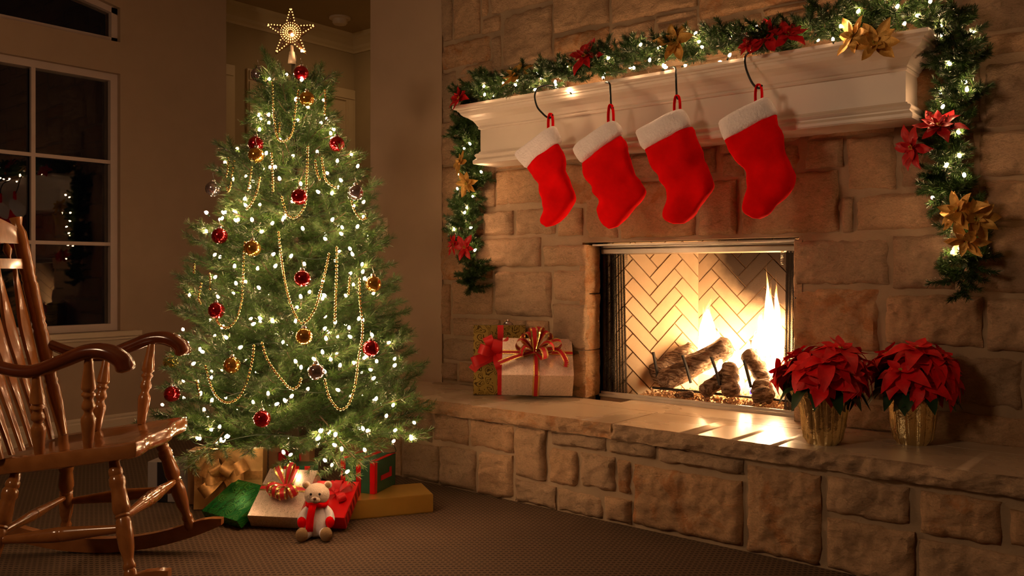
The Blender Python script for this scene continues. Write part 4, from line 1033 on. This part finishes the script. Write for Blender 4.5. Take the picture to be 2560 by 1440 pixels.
m.rings(rings, 0, True); co_('seat', m, W1)
LP = [(0,.62),(.10,.72),(.11,.86),(.15,.90),(.17,.80),(.19,1.0),(.24,1.05),(.27,.88),(.30,.92),(.42,1.10),(.46,.98),(.475,.82),(.49,.95),(.505,.80),(.52,.92),(.60,1.05),(.72,.92),(.79,.66),(.82,.62),(.84,.78),(.86,.80),(.875,.66),(.89,.80),(.93,.86),(.97,.78),(1,.62)]
fr_leg = {}; rr_leg = {}
for s_ in (-1, 1):
    a, b = V((.17, s_*.185, .395)), V((.262, s_*.272, .068)); fr_leg[s_] = (a, b); spindle(a, b, .0235, 'leg', LP)
    a, b = V((-.13, s_*.16, .352)), V((-.178, s_*.262, .058)); rr_leg[s_] = (a, b); spindle(a, b, .0235, 'leg', LP)
STP = [(0,.45),(.08,.55),(.30,.80),(.38,.95),(.40,.78),(.43,1.0),(.46,.85),(.5,1.05),(.54,.85),(.57,1.0),(.60,.78),(.62,.95),(.70,.80),(.92,.55),(1,.45)]
STS = [(0,.5),(.1,.58),(.45,1.0),(.5,1.0),(.505,.93),(.52,1.0),(.55,.98),(.9,.6),(1,.5)]
L2 = lambda q, t_: q[0].lerp(q[1], t_)
spindle(L2(fr_leg[-1], .50), L2(fr_leg[1], .50), .020, 'stretcher', STP)
spindle(L2(rr_leg[-1], .55), L2(rr_leg[1], .55), .015, 'stretcher', STS)
for s_ in (-1, 1): spindle(L2(rr_leg[s_], .60), L2(fr_leg[s_], .58), .019, 'stretcher', STS)
for s_ in (-1, 1):
    rs = []
    for i in range(25):
        x = -.50+.87*i/24; zc = .5*(x+.05)**2+.0005*0; hh = .050 if x < .26 else .050-.028*((x-.26)/.11)**2
        yy = s_*(.268-.02*(abs(x+.0)>.3)); yy = s_*.270
        rs.append([(x, yy-.015, zc+.002), (x, yy+.015, zc+.002), (x, yy+.017, zc+hh*.5), (x, yy+.015, zc+hh), (x, yy-.015, zc+hh), (x, yy-.017, zc+hh*.5)])
    co_('rocker', M().rings(rs, 0, True), W1)
# back posts
PB = [(0,.60),(.04,.70),(.10,.95),(.22,1.05),(.30,1.1),(.34,.92),(.355,.80),(.37,1.0),(.385,1.02),(.40,.82),(.42,.95),(.50,1.05),(.60,1.08),(.64,.95),(.655,.82),(.67,1.0),(.685,.82),(.70,.95),(.72,1.0),(.80,1.02),(.90,.92),(.935,.72),(.95,.66),(.965,.86),(1,.95)]
posts = {}
PBK = [(0,.68),(.04,.72),(.15,.95),(.26,1.08),(.30,1.08),(.315,.85),(.33,.85),(.335,1.0),(.35,1.05),(.365,.9),(.39,1.02),(.44,.9),(.445,.80),(.47,.95),(.52,1.0),(.58,1.0),(.60,.85),(.61,1.05),(.625,.85),(.635,1.05),(.65,.85),(.67,1.0),(.75,1.12),(.80,.95),(.81,1.1),(.825,.9),(.83,1.1),(.85,.95),(.88,1.1),(.94,1.05),(.96,.6),(.975,.72),(1,.95)]
PBK = [(0,.68),(.04,.74),(.16,.98),(.22,1.02),(.235,.82),(.25,1.0),(.265,.85),(.29,1.05),(.32,.95),(.36,1.0),(.47,1.06),(.485,.88),(.50,1.06),(.515,.88),(.53,1.08),(.55,1.0),(.62,1.05),(.69,1.12),(.705,.92),(.72,1.08),(.735,.92),(.76,1.12),(.79,1.0),(.84,1.02),(.93,1.0),(.955,.72),(.965,.62),(.985,.80),(1,.92)]
for s_ in (-1, 1):
    a, b = V((-.162, s_*.205, .392)), V((-.332, s_*.222, 1.150)); posts[s_] = (a, b); spindle(a, b, .0235, 'back_post', PBK)
def backpt(t_, y): a, b = posts[1]; p = a.lerp(b, t_); return V((p.x-.03*(1-(y/.22)**2)*min(1, t_*2), y, p.z))
def rail(t0, t1, th, name, arch_=0):
    rs = []
    for i in range(19):
        y = -.222+.444*i/18; p0 = backpt(t0, y); p1 = backpt(t1, y); p1.z += arch_*(1-(y/.222)**2)
        rs.append([p0+V((-th,0,0)), p0+V((th,0,0)), p1+V((th,0,0)), p1+V((-th,0,0))])
    co_(name, M().rings(rs, 0, True), W1)
rail(.88, .945, .009, 'crest_rail', .05); rail(.765, .81, .009, 'back_rail')
for y in (-.15,-.09,-.03,.03,.09,.15):
    a, b = backpt(.80, y), backpt(.90, y); co_('gallery_spindle', M().turned(a, b, [(0,.005),(.2,.006),(.35,.012),(.5,.015),(.65,.012),(.8,.006),(1,.005)], 12))
for y in (-.15,-.075,0,.075,.15):
    rs = []
    for i in range(21):
        t_ = i/20; u = .0+.785*t_; p = backpt(u, y*(.85+.25*t_)); 
        hw = .011+.019*math.exp(-((t_-.66)/.17)**2)+.012*math.exp(-((t_-.42)/.22)**2); hw = hw*(1-.55*(t_ > .93))
        rs.append([p+V((-.006,-hw,0)), p+V((.004,-hw*.9,0)), p+V((.008,0,0)), p+V((.004,hw*.9,0)), p+V((-.006,hw,0))])
    co_('back_slat', M().rings(rs, 0, True), W1)
for s_ in (-1, 1):
    ax = smooth_path([V((-.215,s_*.222,.705)), V((-.13,s_*.236,.672)), V((-.04,s_*.246,.664)), V((.05,s_*.252,.695)), V((.12,s_*.255,.722)), V((.18,s_*.256,.722)), V((.225,s_*.256,.697)), V((.238,s_*.255,.662))], 6)
    n_ = len(ax); rad = [.022+.008*min(1, i/n_*1.4)+.007*max(0, (i/n_-.6)/.4) for i in range(n_)]; rad[-1] = .018; rad[-2] = .029
    co_('arm', M().tube(ax, rad, 16, sq=.80, up=(0,0,1)), W2)
    spindle(V((.125,s_*.250,.705)), V((.105,s_*.208,.425)), .0215)
    spindle(V((-.03,s_*.245,.655)), V((-.045,s_*.198,.405)), .0215)
for o in ch.children:
    for v_ in o.data.vertices:
        q = min(1, max(0, (v_.co.z-.06)/.29)); q = q*q*(3-2*q)
        v_.co.x *= .957; v_.co.y *= .957; v_.co.z = v_.co.z*(1-.043*q)+.041*q
# ================================================================== PRESENTS
def box_axes(P0, U, Vv):
    U = V(U); Vv = V(Vv); un = U.normalized(); Vv = Vv-un*Vv.dot(un); n_ = U.cross(Vv).normalized(); return V(P0), U, Vv, n_
def present(name, P0, U, Vv, th, mat, label, group='wrapped presents under the tree', bev=.004):
    """main face corner P0 with edges U and Vv; the box extends th behind the face"""
    P0, U, Vv, n_ = box_axes(P0, U, Vv)
    o = empty(name, P0, label=label, cat='present', group=group)
    c0 = [V((0,0,0)), U, U+Vv, Vv]; m = M(); rs = []
    cen = (U+Vv)/2
    for dd, s_ in ((0, .0), (0, 1-bev*4), (.0, 1-bev*2), (bev, 1.0), (th-bev, 1.0), (th, 1-bev*3)):
        if s_ == 0: continue
        rs.append([cen+(p-cen)*s_-n_*dd for p in c0])
    m.rings(rs[::-1], 0, True); wo = obj('wrapping', m, mat, o); uv = wo.data.uv_layers.new(name='paper'); un = U.normalized(); vn = Vv.normalized()
    for lp in wo.data.loops:
        p = wo.data.vertices[lp.vertex_index].co; dn = -p.dot(n_); e_ = p.dot(un); uv.data[lp.index].uv = (e_+(dn if e_ > U.length*.97 else 0), p.dot(vn)-(dn if p.dot(vn) < Vv.length*.03 else 0))
    return o, U, Vv, n_
def band(o, a, b, w_, n_, off, mats, th_=0, pat=(0,1,1,0)):
    """flat ribbon of four strips from a to b lying on a surface with normal n_"""
    a, b, n_ = V(a)+V(n_)*off, V(b)+V(n_)*off, V(n_); s_ = (b-a).cross(n_).normalized()*w_; m = M()
    ks = [-.5,-.27,.0,.27,.5]
    for i in range(4):
        q = [a+s_*ks[i], a+s_*ks[i+1], b+s_*ks[i+1], b+s_*ks[i]]
        m.add([p-n_*(off*.8) for p in q]+q, [(4,5,6,7),(0,1,5,4),(2,3,7,6),(0,3,2,1)], pat[i])
    return obj('ribbon', m, mats, o)
def bow(o, c, n_, e1, loops, w_, mats, pat=(0,1,1,0), knot=.012, name='bow'):
    n_ = V(n_).normalized(); e1 = V(e1).normalized(); e2 = n_.cross(e1); c = V(c)
    bo = empty(name, c); bo.parent = o
    for (ang, el, L_, Hh) in loops:
        e = (e1*math.cos(ang)+e2*math.sin(ang))*math.cos(el)+n_*math.sin(el); up = (n_-e*n_.dot(e)).normalized(); sd = e.cross(up)
        m = M(); pts = []
        for k in range(25):
            t_ = k/24; pts.append(e*(L_*math.sin(PI*t_)**.8)+up*(Hh*math.sin(2*PI*t_)*-.5)+up*Hh*.15)
        m.rings([[pts[k]+sd*(w_*(.45+.55*min(1, math.sin(PI*k/24)*1.8)))*u for u in (-.5,-.27,0,.27,.5)] for k in range(25)], 0, False, False)
        m.m = [pat[q % 4] for q in range(len(m.f))]
        obj('bow_loop', m, mats, bo, True)
    obj('bow_knot', M().ball(n_*knot*.6, (knot, knot, knot*.9), 10, 7), mats[-1], bo, True)
    return bo
def tails(o, c, n_, lst, w_, mats, pat=(0,1,1,0)):
    for pts in lst:
        P3 = smooth_path([V(p) for p in pts], 5); m = M()
        for a, b in zip(P3, P3[1:]):
            s_ = (b-a).cross(V(n_)).normalized()*w_
            for i, (u0, u1) in enumerate(((-.5,-.3),(-.3,0),(0,.3),(.3,.5))): m.add([a+s_*u0, a+s_*u1, b+s_*u1, b+s_*u0], [(0,1,2,3)], pat[i])
        obj('bow_tail', m, mats, o, True)
RM = [MT['ribgold'], MT['ribred']]; RRm = [MT['sheerred'], MT['sheerred']]; GGm = [MT['sheergold'], MT['sheergold']]
hp_ = 'wrapped presents on the hearth'
# A: upright olive gold present
a, b = onZ(1182, 985, HZ+.001), onZ(1313, 975, HZ+.001)
a = atD(1183, 984, 4.03); a.z = HZ+.002; b = atD(1314, 984, 4.03); b.z = HZ+.002; Vv = V((0,0,.325))-FW*-.012
o, U, Vv, n_ = present('present', a, b-a, Vv, .085, MT['wolive'], 'upright olive gold damask present with sheer red bow at the stone wall', hp_)
band(o, U*.52, U*.52+Vv, .028, n_, .002, RRm); band(o, Vv*.52-U*.01, Vv*.52+U*1.0, .028, n_, .002, RRm)
bow(o, U*.42+Vv*.60+n_*.01, n_, U, [(2.0,.5,.10,.05),(.7,.5,.11,.05),(3.5,.3,.12,.05),(-.5,.4,.10,.05),(2.8,.7,.10,.05),(1.3,.8,.09,.05),(-1.2,.4,.08,.04)], .045, RRm)
tails(o, 0, n_, [[U*.45+Vv*.58+n_*.02, U*.55+Vv*.3+n_*.03, U*.56+Vv*.05+n_*.012],[U*.4+Vv*.56+n_*.02, U*.1+Vv*.45+n_*.03, -U*.02+Vv*.36+n_*.02]], .04, RRm)
# B: silver present with red and gold bow, tilted back
bl, br = atD(1254, 937, 3.80), atD(1435, 940, 3.80)
Vv = RT*.0+FW*.175+V((0,0,.150))
o, U, Vv, n_ = present('present', bl, br-bl, Vv, .135, MT['wsilver'], 'silver scroll present with big red and gold bow, leaning on the hearth', hp_)
Nn = n_; fr = -Vv.normalized()
band(o, Vv*.60, U+Vv*.60, .026, Nn, .002, RM); band(o, U*.48, U*.48+Vv, .026, Nn, .002, RM)
band(o, U*.48-Nn*.135, U*.48, .030, fr, .003, RM)
ctr = U*.46+Vv*.55+Nn*.01
bow(o, ctr, Nn*.75+V((0,0,.4)), U, [(2.35,.75,.10,.065),(1.75,.95,.115,.07),(1.2,.85,.12,.07),(.7,.6,.115,.065),(-.3,.5,.10,.055),(-1.0,.35,.09,.055),(2.9,.4,.095,.055),(3.6,.3,.07,.05),(.1,.35,.13,.045)], .034, RM)
tails(o, 0, Nn, [[ctr+Nn*.01, ctr-U*.25-Vv*.15+Nn*.015, ctr-U*.50-Vv*.33+Nn*.012],[ctr+Nn*.01, ctr+U*.30+Nn*.03, ctr+U*.43-Vv*.25+Nn*.02, ctr+U*.42-Vv*.4+Nn*.01]], .026, RM)
sb = empty('ornament', onY(1269, 843, 3.19), label='silver ball ornament peeking over the upright present on hearth', cat='ornament')
sb.location = onY(1270, 803, 3.17)
# it sits on the ledge of the upright present
link('ball', OB['osil'], sb, (0,0,0)); link('ornament_cap', CP, sb)
# --- under the tree
def gp(px, py, d): return atD(px, py, d)
# G1 large gold present, standing
a = atD(483, 1274, 3.47); a.z = .003; b = atD(655, 1264, 3.50); b.z = .003
o, U, Vv, n_ = present('present', a, b-a, V((0,0,.235))+FW*.03-RT*.022, .10, MT['wgold'], 'large satin gold present with gauze bow under the left side of tree')
band(o, Vv*.55-U*.0, U+Vv*.55, .035, n_, .002, GGm); band(o, U*.45, U*.45+Vv, .035, n_, .002, GGm)
bow(o, U*.45+Vv*.55+n_*.01, n_, U, [(.5,.35,.11,.07),(2.7,.35,.10,.07),(-.6,.3,.10,.06),(3.8,.3,.11,.07),(1.0,.7,.09,.07),(2.1,.7,.09,.06),(.1,.5,.09,.06),(3.2,.5,.09,.06)], .05, GGm, knot=.022)
# G2 green swirl present
FLc = V(gp(503, 1277, 3.32)); FLc.z = .042; FRc = gp(603, 1305, 3.17); FRc.z = .040; BLc = gp(580, 1199, 3.46); BLc.z = .135
o, U, Vv, n_ = present('present', FLc, (FRc-FLc)*.9, BLc-FLc, .038, MT['wgreen'], 'green swirl present, flat, leaning on the gold one')
# G3 silver present with bow
BLc = gp(618, 1289, 3.20); FRc = gp(745, 1295, 3.17); TLc = gp(650, 1170, 3.40)
o, U, Vv, n_ = present('present', BLc, FRc-BLc, TLc-BLc, .06, MT['wsilver'], 'silver scroll present with red and gold ribbon left of the teddy bear')
band(o, Vv*.58, U+Vv*.58, .028, n_, .002, RM); band(o, U*.56+Vv*.55, U*.56+Vv, .026, n_, .0022, RM)
ctr = U*.52+Vv*.58+n_*.008
bow(o, ctr, n_, U, [(1.25,.75,.095,.02),(2.25,.6,.090,.02),(3.9,.35,.075,.05),(-1.9,.3,.07,.05),(-.75,.35,.095,.05),(-1.3,.3,.085,.04)], .028, RM, knot=.01)
# G4 dark green and red present on the gold box
b0 = RD(-.546, 3.435, .203); b1 = RD(-.690, 3.486, .205); b2 = RD(-.476, 3.60, .203)
o, U, Vv, n_ = present('present', b1, b0-b1, (b2-b0), .129, MT['wdgreen'], 'dark green present with red stripes, standing right of the tree base')
DR = [MT['wred'], MT['wred']]
un, vn = U.normalized(), Vv.normalized()
for t_ in (.06, .52, .93):
    band(o, U*t_+V((0,0,-.128)), U*t_, .022, -vn, .002, DR); band(o, U*t_, U*t_+Vv, .022, n_, .002, DR)
band(o, U+Vv*.05-n_*.002, U+Vv*.05-n_*.128, .018, un, .002, DR); 
band(o, U+Vv*.28-n_*.075, U+Vv*.80-n_*.075, .020, un, .002, DR); band(o, U+Vv*.74-n_*.085, U+Vv*.74-n_*.045, .018, un, .0022, DR)
# G5 long gold box
a = RD(-.72, 3.30, .074); b = RD(-.315, 3.445, .074)
o, U, Vv, n_ = present('present', a, b-a, (RD(-.40, 3.62)-RD(-.315, 3.445)), .073, MT['wgold2'], 'long flat plain gold box lying at the right end of the presents')
# G6 red present with dark striped side
BRc = gp(861, 1295, 3.16); TRc = gp(925, 1205, 3.34)
o, U, Vv, n_ = present('present', BRc-RT*.17+FW*.02, RT*.17-FW*.02, TRc-BRc, .052, MT['wred'], 'red foil present with striped side and bow right of the teddy bear')
for k in range(6):
    t_ = .08+k*.16; band(o, U*1.0+Vv*t_-n_*.006, U+Vv*t_-n_*.048, .012, U.normalized(), .0015, [MT['wdred'], MT['wdred']])
bow(o, U*.62+Vv*.62+n_*.005, n_, U, [(.6,.2,.06,.03),(2.4,.2,.06,.03),(3.9,.1,.06,.03),(-.9,.1,.06,.03),(1.5,.5,.05,.03)], .03, RRm)
# G7 small striped present behind the bear
a = RD(-.93, 3.50, .003); o, U, Vv, n_ = present('present', a, RT*.125, V((0,0,.17)), .09, MT['wdgreen'], 'small green present with red stripes behind the teddy bear')
for t_ in (.12,.45,.80): band(o, U*t_, U*t_+Vv, .022, n_, .002, DR)
# G8 brown present with red bow
a = RD(-1.02, 3.62, .003); o, U, Vv, n_ = present('present', a, RT*.17, V((0,0,.235)), .10, MT['wkraft'], 'brown paper present with dark red bow behind the silver one')
bow(o, U*.55+Vv*.80+n_*.01, n_, U, [(0,.3,.05,.03),(3.1,.3,.05,.03),(.8,.5,.045,.03),(2.4,.5,.045,.03),(-.8,.3,.045,.03)], .03, [MT['ribred'], MT['ribred']])
# G9 silver present with black band under the chair side
a = RD(-1.52, 3.60, .003); o, U, Vv, n_ = present('present', a, RT*.185-FW*.02, V((0,0,.165)), .12, MT['wsil2'], 'small silver present with black band, left of the gold one behind chair leg')
band(o, U*.35, U*.35+Vv, .045, n_, .002, [MT['wblack'], MT['wblack']])
# G10 kraft box standing behind at the left of the gold one
a = RD(-1.335, 3.55, .003)
o, U, Vv, n_ = present('present', a, RT*.05, V((0,0,.22)), .1, MT['wkraft'], 'narrow brown box edge left of the large gold present')
# ================================================================== TEDDY BEAR
bl_ = RD(-.708, 3.135); be = empty('teddy_bear', bl_, (0,0,YAW+.06), label='cream teddy bear with red scarf and white jumper sitting on the carpet', cat='teddy bear')
def bo_(name, m, mat, parent=None): return obj(name, m, mat, parent or be, True)
bo_('body', M().turned((0,0,.004),(0,0,.118),[(0,.028),(.12,.042),(.35,.047),(.6,.042),(.85,.032),(1,.020)], 20), MT['knit'])
hd = bo_('head', M().ball((0,-.004,.153), (.0455,.040,.041), 24, 16), MT['plush'])
for s_ in (-1, 1):
    e = bo_('ear', M().ball((s_*.039,.002,.186), (.0145,.007,.0145), 14, 9), MT['plush'], hd); bo_('inner_ear', M().ball((s_*.039,-.0045,.186), (.010,.003,.010), 10, 6), MT['plushbr'], e) if False else obj('inner_ear', M().ball((s_*.039,-.0045,.186), (.010,.003,.010), 10, 6), MT['plushbr'], hd, True)
    bo_('eye', M().ball((s_*.0155,-.0405,.163), .0048, 10, 7), MT['black'], hd)
bo_('muzzle', M().ball((0,-.038,.143), (.018,.014,.013), 14, 9), MT['plush'], hd); bo_('nose', M().ball((0,-.0525,.149), (.0058,.004,.0052), 10, 7), MT['nose'], hd)
bo_('mouth', M().tube([V((-.006,-.0500,.136)),V((0,-.0515,.1395)),V((.006,-.0500,.136))], .0008, 5), MT['nose'], hd)
for s_ in (-1, 1):
    bo_('arm', M().tube(smooth_path([V((s_*.028,-.002,.105)), V((s_*.044,-.010,.088)), V((s_*.050,-.020,.070)), V((s_*.050,-.028,.055))], 4), [.010,.0125,.0135,.014,.0145,.015,.0155,.016,.0165,.0165,.016,.014,.008], 12), MT['knit'])
    bo_('mitten', M().ball((s_*.050,-.027,.060), (.0165,.016,.022), 14, 9), MT['red'])
    bo_('leg', M().tube(smooth_path([V((s_*.020,-.015,.022)), V((s_*.033,-.040,.022)), V((s_*.040,-.060,.022))], 4), [.016,.018,.019,.0195,.02,.02,.02,.02,.016], 12), MT['knit'])
    bo_('foot', M().ball((s_*.043,-.068,.026), (.022,.017,.026), 16, 10), MT['plushbr'])
sf = bo_('scarf', M().tube([V((.031*math.cos(a), -.002+.030*math.sin(a), .122+.003*math.sin(3*a))) for a in np.linspace(0, 2*PI, 25)], .011, 10, sq=1.0), MT['red'])
bo_('scarf_tail', M().rings([[V((x0-.013,y,z_)), V((x0+.013,y,z_)), V((x0+.013,y+.006,z_)), V((x0-.013,y+.006,z_))] for x0, y, z_ in ((-.008,-.045,.124),(-.012,-.052,.105),(-.016,-.056,.080),(-.018,-.058,.055),(-.019,-.060,.034))], 0, True), MT['red'], be)
# ================================================================== POINSETTIA POTS
BRC = [petal_mesh('bract', .098, .056, MT['pred'], 40+k, .22, .35+.15*k) for k in range(3)]+[petal_mesh('bract', .055, .032, MT['pred'], 50, .25, .2)]
LFM = [petal_mesh('leaf', .09, .05, MT['leaf'], 60+k, .22, .5+.1*k) for k in range(2)]
PBm = M().ball((0,0,0), .0038, 7, 5).mesh('flower_bud', MT['pollen'], True)
def pot_plant(px, label, flips, centers, seed):
    base = onZ(px, 1108, HZ); rr = random.Random(seed); pl = empty('potted_poinsettia', base, (0,0,YAW), label=label, cat='plant', group='potted poinsettias')
    m = M(); rs = []
    prof = [(0,.050),(.02,.058),(.06,.064),(.10,.068),(.13,.071),(.145,.074),(.165,.086 if flips else .070),(.185,.100 if flips else .066)]
    n_ = 72
    for i, (z_, r) in enumerate(prof):
        amp = .0 if i == 0 else ((.0055)+.010*max(0, (z_-.12)/.06)*(1 if flips else .5))
        rs.append([V(((r+amp*(math.sin(k*2*PI*11/n_+i*.15)+.6*math.sin(k*2*PI*23/n_+i*.5+seed)+.7*noise.noise(V((k*.35, i*.6, seed)))))*math.cos(2*PI*k/n_), (r+amp*(math.sin(k*2*PI*11/n_+i*.15)+.6*math.sin(k*2*PI*23/n_+i*.5+seed)))*math.sin(2*PI*k/n_), z_+(.012*math.sin(k*2*PI*7/n_+seed) if i > 5 else 0))) for k in range(n_)])
    m.rings(rs, 0, False); m.add(rs[0], [tuple(range(n_))]); obj('foil_wrap', m, MT['foil'], pl, True)
    obj('soil', M().turned((0,0,.12),(0,0,.135),[(0,.055),(1,.055)], 20), MT['bark'], pl)
    for k in range(5): a = k*1.256; obj('stem', M().tube([V((.01*math.cos(a),.01*math.sin(a),.12)), V((.04*math.cos(a),.04*math.sin(a),.20)), V((.07*math.cos(a),.07*math.sin(a),.24))], .004, 6), MT['leaf'], pl, True)
    cs = []
    for x, y in centers:
        dx = (x-px)/750; dz = (1108-y)/750; q = max(0, .135**2-dx*dx-(dz-.20)**2*.9); cs.append(V((dx*.85, -math.sqrt(q)*.8-.0, dz+.022)))
    for k in range(5):
        a = k*1.26+.4; cs.append(V((.11*math.cos(a), .10+.03*math.sin(a), .25+.05*math.sin(a*2))))
    for c in cs:
        nv = (c-V((0,0,.12))).normalized(); q = nv.to_track_quat('Z', 'Y').to_matrix()
        for k in range(5): o = link('flower_bud', PBm, pl); o.location = c+q @ V((.005*math.cos(k*1.26), .005*math.sin(k*1.26), .004))
        for ring_, (n2, el, mi) in enumerate(((6, -.02, 0), (5, .25, 1), (4, .6, 3))):
            for k in range(n2):
                a = 2*PI*k/n2+rr.uniform(-.3, .3)+ring_*.6; o = link('bract', BRC[3] if mi == 3 else BRC[rr.randrange(3)], pl); o.location = c-nv*(.004*(2-ring_))
                o.rotation_euler = (q @ Matrix.Rotation(a, 3, 'Z') @ Matrix.Rotation(-(el+rr.uniform(-.2, .2)), 3, 'Y')).to_euler(); s_ = rr.uniform(.78, 1.02)*(.82 if c.z < .19 else 1); o.scale = (s_,)*3
        for k in range(3):
            a = rr.uniform(0, 2*PI); o = link('leaf', LFM[k % 2], pl); o.location = c-nv*.03; o.rotation_euler = (q @ Matrix.Rotation(a, 3, 'Z') @ Matrix.Rotation(.35, 3, 'Y')).to_euler(); o.scale = (rr.uniform(.9, 1.2),)*3
    for k in range(12):
        a = 2*PI*k/12; o = link('leaf', LFM[k % 2], pl); o.location = (.07*math.cos(a), .07*math.sin(a), .19); o.rotation_euler = (Matrix.Rotation(a, 3, 'Z') @ Matrix.Rotation(.15, 3, 'Y')).to_euler()
pot_plant(2058, 'potted red poinsettia with flared gold foil, nearer the firebox', True, [(2041,908),(2087,880),(2168,942),(1985,925),(2110,945),(2030,955),(2150,900)], 3)
pot_plant(2283, 'potted red poinsettia with tight gold foil at the right end of hearth', False, [(2334,944),(2215,935),(2265,880),(2305,905),(2260,960),(2385,945),(2340,900)], 8)
